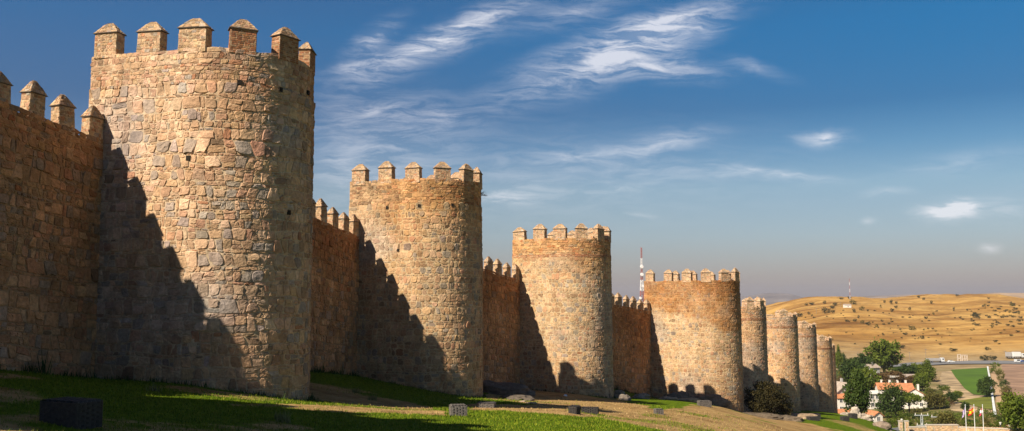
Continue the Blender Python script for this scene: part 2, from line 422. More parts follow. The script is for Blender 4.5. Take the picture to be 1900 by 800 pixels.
def masonry(name, mapf, u0,u1,v0,v1, style, lod, rg, pal='T', tint=None, basegrid=(40,20), relief=1.0, clip=None, mat=None, gapk=1.0, rnd=0.0, mortk=1.0):
    """real stones set in mortar, laid out in wall coordinates (u along, v up) and carried by mapf(u,v,h)"""
    C=cells(u0,u1,v0,v1,style,rg)
    if clip is not None: C=C[clip(C[:,:,0].mean(1),C[:,:,1].mean(1))]
    n=len(C)
    np_ = 12 if lod==0 else 8
    if np_==12:
        r=rg.uniform(.05+rnd,.20+rnd,(n,1)); 
        o=np.zeros((n,1)); h5=np.full((n,1),.5); e=np.ones((n,1))
        S=np.concatenate([r,h5,1-r,e,e,e,1-r,h5,r,o,o,o],1); Tt=np.concatenate([o,o,o,r,h5,1-r,e,e,e,1-r,h5,r],1)
    else:
        r=rg.uniform(.06+rnd,.22+rnd,(n,1)); o=np.zeros((n,1)); e=np.ones((n,1))
        S=np.concatenate([r,1-r,e,e,1-r,r,o,o],1); Tt=np.concatenate([o,o,r,1-r,e,e,1-r,r],1)
    w=np.linalg.norm(C[:,1]-C[:,0],axis=1)[:,None]; h=np.linalg.norm(C[:,3]-C[:,0],axis=1)[:,None]
    gap={'big':.034,'big2':.04,'med':.022,'rub':.018,'tiny':.014,'brick':.014}[style]*gapk
    jit=.0 if style=='brick' else .06
    S=S+rg.uniform(-jit,jit,S.shape); Tt=Tt+rg.uniform(-jit,jit,S.shape)
    g=gap*rg.uniform(.5,1.5,(n,1))
    sx=np.clip(1-g/np.maximum(w,.04),.55,.97); sy=np.clip(1-g/np.maximum(h,.04),.55,.97)
    S=.5+(S-.5)*sx; Tt=.5+(Tt-.5)*sy
    def bil(s,t):
        s=s[...,None]; t=t[...,None]; c=C[:,None]
        return c[:,:,0]*(1-s)*(1-t)+c[:,:,1]*s*(1-t)+c[:,:,2]*s*t+c[:,:,3]*(1-s)*t
    size=np.minimum(w,h)
    H=(.010+.062*np.minimum(size,.55)*rg.uniform(.2,1.3,(n,1)))*relief
    if style=='brick': H=H*0+.012
    tu=rg.normal(0,.07,(n,1)); tv=rg.normal(0,.07,(n,1))
    if style=='brick': tu*=.1; tv*=.1
    rings=[(1.0,-.02,0),(.95,.6,.7),(.80,1.0,1)]
    if lod==0: rings=[(1.0,-.02,0),(.965,.6,.7),(.88,.95,.9),(.45,1.03,1)]
    Vs=[]
    for s_,hh,tt in rings:
        sj=1+rg.uniform(-.05,.05,S.shape)*(1 if hh>0 else 0)
        s=.5+(S-.5)*s_*sj; t=.5+(Tt-.5)*s_*sj
        p=bil(s,t)
        hv=(H*hh if hh>0 else np.full_like(H,-.02))+tt*(tu*(s-.5)*w+tv*(t-.5)*h) + (rg.normal(0,.006,s.shape)*relief if hh>0 and style!='brick' else 0)
        Vs.append(np.concatenate([p,hv[...,None]],-1))
    VV=np.stack(Vs,1)                                 # n,rings,np,3
    nr=len(rings)
    idx=np.arange(n*nr*np_).reshape(n,nr,np_)
    nxt=np.roll(idx,-1,axis=2)
    quads=np.stack([idx[:,:-1],nxt[:,:-1],nxt[:,1:],idx[:,1:]],-1).reshape(-1,4)
    tops=idx[:,-1].reshape(-1,np_)
    pc=PW[pal]; ci=rg.choice(len(PAL),n,p=pc); cc=PAL[ci]
    if style=='brick': cc=BRICK[rg.integers(0,4,n)]
    cc=cc*rg.uniform(.78,1.16,(n,1))*(1+rg.normal(0,.025,(n,3)))
    cc=cc*.82+MORT*.18 if style!='brick' else cc
    cv=np.repeat(cc[:,None],nr*np_,1).reshape(-1,3)
    ringi=np.repeat(np.arange(nr)[None],n,0).repeat(np_,1).reshape(-1)
    flat=VV.reshape(-1,3)
    # backing of mortar
    gu,gv=basegrid
    uu,vv=np.meshgrid(np.linspace(u0,u1,gu+1),np.linspace(v0,v1,gv+1))
    hb=.006*fbm(uu*3,vv*3,2)
    if clip is not None: hb=hb-.0
    bb=np.stack([uu.ravel(),vv.ravel(),hb.ravel()],-1)
    bi=np.arange((gu+1)*(gv+1)).reshape(gv+1,gu+1)
    bq=np.stack([bi[:-1,:-1],bi[:-1,1:],bi[1:,1:],bi[1:,:-1]],-1).reshape(-1,4)+len(flat)
    if clip is not None:
        mid=((bb[bq-len(flat)]).mean(1)); bq=bq[clip(mid[:,0],mid[:,1])]
    allp=np.concatenate([flat,bb])
    cb=np.repeat(MORT[None],len(bb),0)*(1+.2*fbm(bb[:,0]*1.5,bb[:,1]*1.5,5)[:,None])*(.92*mortk if style!='brick' else .8)
    cols=np.concatenate([cv,cb])
    if tint is not None: cols=tint(allp[:,0],allp[:,1],cols)
    X=mapf(allp[:,0],allp[:,1],allp[:,2])
    loops=np.concatenate([quads.ravel(),tops.ravel(),bq.ravel()])
    sizes=np.concatenate([np.full(len(quads),4),np.full(len(tops),np_),np.full(len(bq),4)])
    return X,loops,sizes,np.clip(cols,0,1)

def merge(parts):
    Vs=[];Ls=[];Ss=[];Cs=[];b=0
    for X,l,s,c in parts:
        Vs.append(X);Ls.append(l+b);Ss.append(s);Cs.append(c);b+=len(X)
    return np.concatenate(Vs),np.concatenate(Ls),np.concatenate(Ss),np.concatenate(Cs)
def quadpart(pts,c=MORT*.8,n=1):
    return np.array(pts,float),np.arange(4),np.array([4]),np.repeat(np.array([c]),4,0)

# merlons ---------------------------------------------------------
def lighten(f):
    return lambda u,v,c: c*f
def merlon_mesh(kind,w,d,h,lod,seed,capc=(1.0,1.0,1.0)):
    """body: four masonry faces; base at z=0, facing -y outward"""
    rg=np.random.default_rng(seed); parts=[]
    hw,hd=w/2,d/2
    st={'brick':'brick'}.get(kind,'tiny' if lod==0 else 'rub')
    pal='R'
    tp=.985
    sides=[((-hw,-hd),(1,0),(0,-1),w),((hw,-hd),(0,1),(1,0),d),((hw,hd),(-1,0),(0,1),w),((-hw,hd),(0,-1),(-1,0),d)]
    for (ox,oy),(ax,ay),(nx,ny),ln in sides:
        def mf(u,v,hh,ox=ox,oy=oy,ax=ax,ay=ay,nx=nx,ny=ny):
            k=1-.03*np.clip(v/h,0,1)
            x=(ox+ax*u+nx*hh)*k+.02*fbm(u*2+seed,v*2,1); y=(oy+ay*u+ny*hh)*k
            return np.stack([x,y,v],-1)
        parts.append(masonry('m',mf,0,ln,-.12,h,st,lod,rg,pal,basegrid=(4,4),relief=.7))
    body=merge(parts)
    me=mesh_np('merlon_'+kind,body[0],body[1],body[2],M_stone,body[3])
    # cap: hipped stone roof of rubble set in mortar, over a thin projecting ledge
    cparts=[]; ov=.03; ch=h*.56
    ex,ey=hw+ov,hd+ov; rl=max(ex-ey,0)*.35
    corners=[(-ex,-ey),(ex,-ey),(ex,ey),(-ex,ey)]; tops=[(-rl,0),(rl,0),(rl,0),(-rl,0)]
    for k in range(4):
        a=np.array(corners[k]);b=np.array(corners[(k+1)%4]);ta=np.array(tops[k]);tb=np.array(tops[(k+1)%4])
        ln=np.linalg.norm(b-a); midb=(a+b)/2; midt=(ta+tb)/2; sl=math.hypot(np.linalg.norm(midt-midb),ch)
        nrm=np.array([(b-a)[1],-(b-a)[0],0])/ln; nrm=np.array([nrm[0]*ch/sl,nrm[1]*ch/sl,np.linalg.norm(midt-midb)/sl])
        def mf(u,v,hh,a=a,b=b,ta=ta,tb=tb,ln=ln,sl=sl,nrm=nrm):
            t=np.clip(v/sl,0,1)[:,None]; s=(u/ln)[:,None]
            lo=a+(b-a)*s; hi=ta+(tb-ta)*s
            p=lo*(1-t)+hi*t
            return np.concatenate([p,(h+.035+ch*t[:,0]*(1-.10*t[:,0]**3))[:,None]],1)+nrm*hh[:,None]
        cparts.append(masonry('c',mf,0,ln,0,sl*.96,'tiny' if lod==0 else 'rub',lod,rg,'T',tint=lighten(np.array(capc)*.95),basegrid=(4,4),relief=.8,clip=None))
    cap=merge(cparts)
    mc=mesh_np('merlon_cap',cap[0],cap[1],cap[2],M_stone,cap[3])
    lb=MB(); lb.box(-ex-.025,ex+.025,-ey-.025,ey+.025,h+.005,h+.034)
    ml=lb.mesh('cap_ledge',M_ledge)
    return me,mc,ml
MW,MD,MH=1.14,.50,.93
MER={('T','rubble'):[merlon_mesh('rubble',MW,MD,MH,0,s) for s in (1,2,3)],
     ('T','brick'):[merlon_mesh('brick',MW*.92,MD,MH,0,s) for s in (4,5)],
     ('C','rubble'):[merlon_mesh('rubble',.86,.42,.98,0,s) for s in (6,7,8)],
     ('F','rubble'):[merlon_mesh('rubble',MW,MD,MH,1,s) for s in (9,10)],
     ('G','rubble'):[merlon_mesh('rubble',.78,.42,.98,1,s) for s in (11,)]}
def put_merlon(parent,key,i,x,y,z,outward,sc_=(1,1,1),rg=rng):
    lst=MER[key]; me,mc,ml=lst[i%len(lst)]
    rz=math.atan2(outward[1],outward[0])+math.pi/2
    o=link('merlon',me,parent,(x,y,z),rz); o.scale=sc_; o.rotation_euler=(rg.normal(0,.018),rg.normal(0,.022),rz+rg.normal(0,.03))
    c=link('cap',mc,o); c.scale=(1,1,1); l=link('ledge',ml,o)
    return o

# towers ----------------------------------------------------------
def tower_path(t,off=0.0):
    """u -> point & outward normal along the U-shaped plan"""
    J=np.array(t['J']); w=wdir(t['az']); n=ndir(t['az']); L,r=t['L'],t['R']
    c=J+n*L+w*r; arc=math.pi*r; U=2*L+arc
    def f(u,h):
        u=np.asarray(u,float); h=np.asarray(h,float)
        a=np.clip((u-L)/r,0,math.pi)
        nx=-np.cos(a)[...,None]*w+np.sin(a)[...,None]*n
        base=c+nx*(r+h[...,None])
        back=np.where(u<L,u-L,0)[...,None]*n + np.where(u>L+arc,-(u-L-arc),0)[...,None]*n
        return base+back,nx
    return f,U,c
LABELS=['stone tower outside the left edge that shades the lawn',
 'nearest and largest sunlit stone tower, with three red brick merlons on its right side',
 'second nearest stone tower in the row, a dry weed growing from its upper right edge',
 'third nearest stone tower in the row, just left of the tall red and white mast',
 'broad stone tower with an orange-brown stained upper half, fourth from the left',
 'slim far stone tower directly behind the dark round bush, touching the orange-stained tower',
 'far stone tower with pale parapet over a brick band, right of the dark bush',
 'far stone tower third from the right end of the row',
 'small far stone tower second from the right end of the row',
 'thin sliver of the last stone tower at the right end of the row']
def make_tower(i,t):
    rg=np.random.default_rng(100+i)
    lod=0 if i in (1,2) else 1
    f,U,c=tower_path(t)
    root=empty('stone_tower',(c[0],c[1],t['zb']))
    tag(root,LABELS[i],'tower',group='towers along the city wall')
    ox,oy,oz=c[0],c[1],t['zb']
    zpar=t['top']-1.40                                 # bottom of the gaps between merlons
    zsh=zpar-1.55
    bat=.10 if i>=2 else .02
    zb=t['zb']-3.2
    ext=-0.15
    def mp(off,jag=0.0,vt=0.0):
        def m(u,v,h):
            hh=off+h+bat*(zsh-v)/12*np.where(v<zsh,1,0)
            hh=hh+.03*fbm(u*.4+i*7,v*.4,3)
            p,_=f(u,hh)
            z=v
            if jag:
                z=v+sstep(vt-.5,vt,v)*jag*fbm(u*1.3+i*11,0*u,i)
            return np.stack([p[:,0]-ox,p[:,1]-oy,z-oz],-1)
        return m
    UA,UB=-.85,U+.85
    warm=np.array((1.07,1.07,1.10)) if i<2 else (np.array((.90,.88,.82)) if i<5 else np.array((1.04,.95,.85)))
    def tint(u,v,cc):
        hgt=(v-t['zb'])
        # rain-washed grime and rust lichen: soft shapes fixed to the stone
        n=fbm(u*.35+i*3,v*.35,i,4); 
        k=sstep(.1,.55,n)[:,None]*.35
        cc=cc*(1-k)+cc*np.array((.78,.62,.48))*k
        stv=fbm(u*1.1+i*5,v*.13,i+30,3); k=sstep(.02,.4,stv)[:,None]*.30; cc=cc*(1-k)+cc*np.array((.70,.60,.52))*k
        gz=fbm(u*.22+i,v*.28,i+50,3); k=sstep(.05,.4,gz)[:,None]*.4; gm=cc.mean(1,keepdims=True); cc=cc*(1-k)+(gm*np.array((1.03,.97,.93)))*.92*k
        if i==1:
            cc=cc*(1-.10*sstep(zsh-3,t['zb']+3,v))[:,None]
            k=(sstep(8.5,12,u)*(.35+.65*sstep(zsh-7,zsh-2,v+2*n)))[:,None]*.85; cc=cc*(1-k)+cc*np.array((.80,.58,.42))*k  # shade of the right side put into the colour, over a reddish upper stain
        if i==4:
            edge=zsh-2.6+1.2*fbm(u*.5,0*u,9,3)-.25*(u-5)
            k=(sstep(edge-.3,edge+.2,v)*(.68+.32*sstep(-.2,.2,fbm(u*.8,v*.8,5,4))))[:,None]
            k=np.clip(k,0,1)*.85
            tg=np.array((.40,.21,.075)); cc=cc*(1-k)+(cc*.55+tg*.45)*np.array((.80,.60,.40))*k
        if i in (2,3):
            k=(sstep(zsh-2.5,zsh+.4,v+1.6*n))[:,None]*.6; cc=cc*(1-k)+cc*np.array((1.06,.83,.52))*k
        foot_tone=sstep(2.4,.2,hgt+.8*n)[:,None]*.25; cc=cc*(1-foot_tone)+cc*np.array((.75,.68,.6))*foot_tone  # browner and darker towards the tower's foot
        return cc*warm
    gu,gv=int(U/.45),int((zsh-zb)/.6)
    st='big' if i<2 else 'big2'
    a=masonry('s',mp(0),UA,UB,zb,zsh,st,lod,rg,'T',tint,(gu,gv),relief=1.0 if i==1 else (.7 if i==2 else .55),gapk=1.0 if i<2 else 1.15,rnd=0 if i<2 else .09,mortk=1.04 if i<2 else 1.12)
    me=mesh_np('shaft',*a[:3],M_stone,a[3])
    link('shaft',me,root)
    # parapet of small rubble, slightly set in, with a ragged top
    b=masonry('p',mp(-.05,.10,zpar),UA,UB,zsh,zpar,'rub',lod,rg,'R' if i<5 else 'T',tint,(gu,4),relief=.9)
    parts=[b]
    th=.62
    uu=np.linspace(UA,UB,int(U/.3)+1)
    def ring(off,z):
        p,_=f(uu,np.full_like(uu,off)); return np.stack([p[:,0]-ox,p[:,1]-oy,z-oz+0*uu],-1)
    def strip(A,B,c):
        n=len(A); V=np.concatenate([A,B]); q=np.stack([np.arange(n-1),np.arange(1,n),n+np.arange(1,n),n+np.arange(n-1)],-1)
        return V,q.ravel(),np.full(n-1,4),np.repeat(np.array([c]),2*n,0)
    top0=ring(-.06,0); 
    jz=.10*fbm(uu*1.3+i*11,0*uu,i)
    A=ring(-.05,zpar); A[:,2]+=jz-.01; B=ring(-.05-th,zpar); B[:,2]+=jz; D=ring(-.05-th,zpar-1.3)
    parts.append(strip(A,B,MORT*.75)); parts.append(strip(B,D,MORT*.8))
    m=merge(parts); link('parapet',mesh_np('parapet',*m[:3],M_stone,m[3]),root)
    if i in (1,2):
        for uu_,vv_ in (((6.2,.12),(8.0,.05),(9.9,.3),(4.2,-3.1),(8.6,-5.2)) if i==1 else ((2.2,-.25),(4.6,-.2),(6.9,-.1),(3.1,-3.2),(6.2,-6.1))):
            p,nn=f(np.array([uu_]),np.array([.03])); q=MB(); Mx=Matrix.Translation((p[0][0]-ox,p[0][1]-oy,zsh+vv_-oz))@Matrix.Rotation(math.atan2(nn[0][1],nn[0][0])+math.pi/2,4,'Z')
            q.box(-.09,.09,-.02,.1,-.1,.1,0,Mx); q.build('putlog_shade_block',M_hole_shade,root)  # solid block standing proud, painted black as the shade inside a putlog hole
    # roof platform
    pl=[tuple(q[:2]) for q in ring(-.05-th+.01,0)[::3]]
    w2,n2=wdir(t['az']),ndir(t['az']); J=np.array(t['J'])
    fl=MB(); fl.poly_prism(pl,zpar-1.35-oz,zpar-1.2-oz); fl.build('roof_platform',M_rock2,root)
    # string line of brick under the parapet of the far towers
    if i>=2:
        def mf(u,v,h): return mp(.0)(u,v,h)
        bnd=masonry('b',mp(.012),UA,UB,zsh-.10,zsh+(.10 if i<5 else .22),'brick',1,rg,'B',None,(gu,2))
        if i==6 or i>=5 or i==3: link('brick_band',mesh_np('brick_band',*bnd[:3],M_stone,bnd[3]),root)
    # back wall closing the tower towards the town
    bk=MB(); p0=J-w2*0; p1=J+w2*2*t['R']
    for off,z1 in ((0,zpar),):
        q=[p0-n2*.25+w2*.08,p1-n2*.25-w2*.08,p1-n2*.84-w2*.08,p0-n2*.84+w2*.08]
        bk.poly_prism([(x-ox,y-oy) for x,y in q][::-1],zb-oz,z1-oz)
    bk.build('back_wall',M_rock2,root)
    # merlons
    nm=10; key=('T' if i<=4 and i>0 else 'F')
    u=-.16; k=0; pitch=(U+.32)/(nm-1) if i!=4 else (U+.32)/10
    while u<U+.4:
        p,nn=f(np.array([u]),np.array([-.05-MD/2])); p=p[0]; nn=nn[0]
        kind='brick' if (i==1 and k in (3,4,5,6)) else 'rubble'
        kk=(key,kind) if (key,kind) in MER else (key,'rubble')
        j=.10*float(fbm(np.array([u*1.3+i*11]),np.array([0.]),i)[0])
        hs=rg.uniform(.93,1.06)
        if i>=6: hs*= [0.5,.75,.35,.85,.45,.6][k%6]
        put_merlon(root,kk,k+i,p[0]-ox,p[1]-oy,zpar-oz+j-.02,nn,(rg.uniform(.9,1.1)*(.9 if i==4 else 1),rg.uniform(.9,1.1),hs*rg.uniform(.95,1.04)),rg)
        u+=pitch; k+=1
    return root
M_hole_shade=simple('hole_shade_black',(.02,.015,.01),1)
M_rock2=simple('mortar_and_rubble_core',(.30,.22,.14),.95,.25,2.5,.6,8)
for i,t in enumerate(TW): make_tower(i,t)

# curtains --------------------------------------------------------
CL=['shaded crenellated curtain wall at the left edge, joining the largest tower',
    'shaded curtain wall with merlons between the largest and second tower',
    'shaded curtain wall with merlons between the second and third tower, dark rock at its foot',
    'shaded curtain wall with merlons in front of the red and white mast base',
    'curtain wall behind the orange-stained tower and the dark bush','far curtain wall right of the dark bush',
    'far curtain wall leading to the third last tower','far curtain wall leading to the second last tower','last far curtain wall before the thin end tower']
tipz=[(10.1,7.98),(7.8,5.65),(5.2,3.05),(1.9,-.18),(-1.3,-3.3),(-3.6,-5.0),(-5.3,-7.0),(-7.3,-10.0),(-10.3,-12.5)]
for i in range(len(TW)-1):
    t0,t1=TW[i],TW[i+1]; rg=np.random.default_rng(300+i)
    a=np.array(t0['J'])+wdir(t0['az'])*2*t0['R']-wdir(t0['az'])*.1; b=np.array(t1['J'])+wdir(t1['az'])*.1
    d=b-a; Ln=np.linalg.norm(d); d/=Ln; n=np.array([d[1],-d[0]])
    root=empty('rampart',(a[0],a[1],t0['zb'])); tag(root,CL[i],'wall',group='curtain walls between the towers')
    ox,oy,oz=a[0],a[1],t0['zb']; lod=0 if i<2 else 1
    za,zb_=tipz[i]; H=max(za,zb_)-min(t0['zb'],t1['zb'])
    ztop=lambda u: za+(zb_-za)*u/Ln-1.42
    v1=11.0; vm=v1-1.1
    def mp(off,jag=0):
        def m(u,v,h):
            h=h+off+.035*fbm(u*.3+i*9,v*.3,1)
            x=a[0]+d[0]*u+n[0]*h; y=a[1]+d[1]*u+n[1]*h
            z=ztop(u)-v1+v
            if jag: z=z+sstep(v1-.5,v1,v)*jag*fbm(u*1.3+i*5,0*u,i)
            return np.stack([x-ox,y-oy,z-oz],-1)
        return m
    warm=np.array((1.12,.98,.86)) if i<1 else np.array((1.12,.92,.74))
    def tint(u,v,cc):
        nn=fbm(u*.3+i*3,v*.3,i+20,4); k=sstep(.0,.5,nn)[:,None]*.45
        cc=cc*(1-k)+cc*np.array((.75,.58,.45))*k
        k=sstep(vm-3.0,vm+.2,v+1.2*nn)[:,None]*.5
        cc=cc*(1-k)+cc*np.array((.72,.52,.36))*k
        return cc*warm*.90*(1+.25*fbm(u*.6,v*.6,i+60,3))[:,None]
    vb=min(0,-2.0)-1.5
    s=masonry('s',mp(0),0,Ln,vb,vm,'big' if i<1 else 'big2',lod,rg,'T',tint,(int(Ln/.6),int(12/.6)),relief=1.5,mortk=.8)
    link('masonry',mesh_np('masonry',*s[:3],M_stone,s[3]),root)
    pr=masonry('p',mp(0,.08),0,Ln,vm,v1,'rub',lod,rg,'R',tint,(int(Ln/.5),3),relief=.9)
    link('parapet',mesh_np('parapet',*pr[:3],M_stone,pr[3]),root)
    core=MB()
    def cp(u,off,z): 
        return (a[0]+d[0]*u-n[0]*off-ox,a[1]+d[1]*u-n[1]*off-oy,z-oz)
    for (o0,o1,dz) in ((.03,.62,-.02),(.6,2.9,-1.3)):
        A=[cp(0,o0,ztop(0)+dz),cp(Ln,o0,ztop(Ln)+dz),cp(Ln,o1,ztop(Ln)+dz),cp(0,o1,ztop(0)+dz)]
        Bq=[cp(0,o0,ztop(0)-13),cp(Ln,o0,ztop(Ln)-13),cp(Ln,o1,ztop(Ln)-13),cp(0,o1,ztop(0)-13)]
        core.add(Bq+A,[(3,2,1,0),(4,5,6,7),(0,1,5,4),(1,2,6,5),(2,3,7,6),(3,0,4,7)])
    core.build('wall_core',M_rock2,root)
    pitch=1.62; u=Ln-.55; k=0; key=('C','rubble') if i<4 else ('G','rubble')
    while u>.4:
        q=a+d*u-n*.22
        put_merlon(root,key,k+i,q[0]-ox,q[1]-oy,ztop(u)-oz-.04,n,(rg.uniform(.9,1.1),rg.uniform(.9,1.1),rg.uniform(.9,1.08)),rg)
        u-=pitch; k+=1

exec_rest=True
# ------------------------------------------------------------------ light & sky
SUN_AZ,SUN_EL=225.5,39.5
sd=Vector((math.sin(R(SUN_AZ))*math.cos(R(SUN_EL)),math.cos(R(SUN_AZ))*math.cos(R(SUN_EL)),math.sin(R(SUN_EL))))
sl=bpy.data.lights.new('sun','SUN'); sl.energy=5.0; sl.angle=R(.55); sl.color=(1,.90,.76)
so=bpy.data.objects.new('sun',sl); col.objects.link(so); so.rotation_euler=sd.to_track_quat('Z','Y').to_euler(); so.location=(-50,-60,80)

def world():
    w=bpy.data.worlds.new('World'); sc.world=w; w.use_nodes=True; nt=w.node_tree; L=nt.links
    bg=nt.nodes['Background']
    sky=N(nt,'ShaderNodeTexSky'); sky.sky_type='NISHITA'; sky.sun_disc=False; sky.sun_elevation=R(SUN_EL); sky.sun_rotation=R(SUN_AZ)
    sky.altitude=1100; sky.air_density=1.0; sky.dust_density=1.2; sky.ozone_density=2.2
    tc=N(nt,'ShaderNodeTexCoord'); sp=N(nt,'ShaderNodeSeparateXYZ'); L.new(tc.outputs['Generated'],sp.inputs[0])
    def M(op,a,b=None,c=None,cl=False):
        n=N(nt,'ShaderNodeMath',operation=op); n.use_clamp=cl
        for k,v in enumerate((a,b,c)):
            if v is None: continue
            if isinstance(v,(int,float)): n.inputs[k].default_value=v
            else: L.new(v,n.inputs[k])
        return n.outputs[0]
    yy=M('MAXIMUM',sp.outputs[1],.02)
    u=M('DIVIDE',sp.outputs[0],yy); v=M('DIVIDE',sp.outputs[2],yy)
    cb=N(nt,'ShaderNodeCombineXYZ'); L.new(u,cb.inputs[0]); L.new(v,cb.inputs[1])
    # wispy distortion
    dn=N(nt,'ShaderNodeTexNoise'); dn.inputs['Scale'].default_value=13; dn.inputs['Detail'].default_value=7; dn.inputs['Roughness'].default_value=.6; L.new(cb.outputs[0],dn.inputs['Vector'])
    ds=N(nt,'ShaderNodeVectorMath',operation='SUBTRACT'); L.new(dn.outputs['Color'],ds.inputs[0]); ds.inputs[1].default_value=(.5,.5,.5)
    dm=N(nt,'ShaderNodeVectorMath',operation='MULTIPLY'); L.new(ds.outputs[0],dm.inputs[0]); dm.inputs[1].default_value=(.028,.02,0)
    da=N(nt,'ShaderNodeVectorMath',operation='ADD'); L.new(cb.outputs[0],da.inputs[0]); L.new(dm.outputs[0],da.inputs[1])
    #      px   py   half-length half-width  tilt(deg, up to the right) strength
    CL_=[(800,85,230,30,24,.75),(690,75,75,22,38,.6),(880,40,140,18,22,.5),(655,125,70,14,15,.5),
         (1120,110,260,42,20,.8),(1200,60,170,28,14,.7),(1210,125,150,22,-4,.7),(1060,25,160,26,15,.35),(1400,125,80,12,-18,.3),(1245,30,120,20,12,.5),
         (690,205,150,32,6,.33),(830,212,50,14,5,.25),(640,300,90,50,10,.2),
         (1240,262,110,20,10,.42),(1080,290,190,16,6,.3),(1300,318,260,14,-3,.25),(1450,322,130,7,-5,.4),(1150,350,90,6,10,.35),
         (1525,254,62,14,2,.75),(960,360,75,13,0,.7),(930,372,80,6,0,.3),
         (1755,390,62,17,3,1.5),(1785,382,30,13,0,1.6),(1840,457,24,10,0,.7),(1610,411,16,7,0,.5),(1850,385,80,20,0,.35),(1190,398,35,4,-5,.5),(1640,358,60,10,6,.3),(1780,300,160,22,8,.22),
         (1000,330,520,90,2,.20),(700,330,160,120,5,.22),(750,240,200,60,8,.2)]
    tot=None
    for (px,py,hl,hw,ti,s_) in CL_:
        cu,cv=ray(px,py)
        mp=N(nt,'ShaderNodeMapping',vector_type='TEXTURE'); mp.inputs['Location'].default_value=(cu,cv,0); mp.inputs['Rotation'].default_value=(0,0,R(ti)); mp.inputs['Scale'].default_value=(1.5*hl/F,1.9*hw/F,1)
        L.new((da if hl>65 or s_<.6 else da).outputs[0],mp.inputs[0])
        g=N(nt,'ShaderNodeTexGradient',gradient_type='QUADRATIC_SPHERE'); L.new(mp.outputs[0],g.inputs[0])
        q=M('MULTIPLY',g.outputs['Fac'],s_*1.5)
        tot=q if tot is None else M('ADD',tot,q)
    # fibres
    mp=N(nt,'ShaderNodeMapping'); mp.inputs['Rotation'].default_value=(0,0,R(-20)); mp.inputs['Scale'].default_value=(15,85,1); L.new(da.outputs[0],mp.inputs[0])
    fn=N(nt,'ShaderNodeTexNoise'); fn.inputs['Scale'].default_value=1; fn.inputs['Detail'].default_value=12; fn.inputs['Roughness'].default_value=.66; fn.inputs['Distortion'].default_value=.55; L.new(mp.outputs[0],fn.inputs['Vector'])
    fr=N(nt,'ShaderNodeMapRange'); fr.inputs['From Min'].default_value=.41; fr.inputs['From Max'].default_value=.62; fr.inputs['To Min'].default_value=.16; fr.inputs['To Max'].default_value=1.0; L.new(fn.outputs['Fac'],fr.inputs['Value'])
    cl=M('MULTIPLY',tot,fr.outputs[0],cl=True)
    front=M('GREATER_THAN',sp.outputs[1],.05); cl=M('MULTIPLY',cl,front)
    # colour of the clear sky by elevation, on top of the sky texture
    rp=N(nt,'ShaderNodeValToRGB'); e=rp.color_ramp.elements
    stops=SKYRAMP
    while len(e)<len(stops): e.new(.5)
    for k,(p,c) in enumerate(stops): e[k].position=p; e[k].color=(*c,1)
    L.new(M('MAXIMUM',sp.outputs[2],0.0),rp.inputs[0])
    mu=N(nt,'ShaderNodeMix',data_type='RGBA',blend_type='MULTIPLY'); mu.inputs[0].default_value=1; L.new(sky.outputs[0],mu.inputs[6]); L.new(rp.outputs[0],mu.inputs[7])
    ur=N(nt,'ShaderNodeMapRange'); ur.inputs['From Min'].default_value=-.45; ur.inputs['From Max'].default_value=.45; ur.inputs['To Min'].default_value=1.45; ur.inputs['To Max'].default_value=.72
    L.new(u,ur.inputs['Value']); ug=N(nt,'ShaderNodeMapRange'); ug.inputs['From Min'].default_value=.10; ug.inputs['From Max'].default_value=.25; ug.inputs['To Min'].default_value=0; ug.inputs['To Max'].default_value=1; L.new(sp.outputs[2],ug.inputs['Value'])
    ux=M('ADD',1.0,M('MULTIPLY',M('SUBTRACT',ur.outputs[0],1.0),ug.outputs[0])); uc=N(nt,'ShaderNodeCombineXYZ'); L.new(ux,uc.inputs[0]); uc.inputs[1].default_value=1; uc.inputs[2].default_value=1
    mv=N(nt,'ShaderNodeVectorMath',operation='MULTIPLY'); L.new(mu.outputs[2],mv.inputs[0]); L.new(uc.outputs[0],mv.inputs[1])
    mc=N(nt,'ShaderNodeMix',data_type='RGBA'); L.new(M('MULTIPLY',cl,.62),mc.inputs[0]); L.new(mv.outputs[0],mc.inputs[6]); mc.inputs[7].default_value=(*CLOUDC,1)
    L.new(mc.outputs[2],bg.inputs['Color']); bg.inputs['Strength'].default_value=SKYS
HAZE=7.5e-5
SKYS=.063
SKYRAMP=[(0,(.57,.46,.50)),(.02,(.59,.475,.49)),(.067,(.67,.64,.64)),(.118,(.69,.72,.70)),(.16,(.42,.59,.67)),(.2,(.22,.45,.60)),(.28,(.15,.54,.75)),(.5,(.3,.5,.7)),(1,(.5,.6,.7))]
CLOUDC=(9.5,9.3,9.6)
world()
sc.view_settings.view_transform='Standard'; sc.view_settings.look='None'; sc.view_settings.gamma=1; sc.view_settings.use_curve_mapping=False
sc.view_settings.exposure=0.85
sc.cycles.max_bounces=5; sc.cycles.diffuse_bounces=3; sc.cycles.transparent_max_bounces=6; sc.cycles.volume_bounces=0
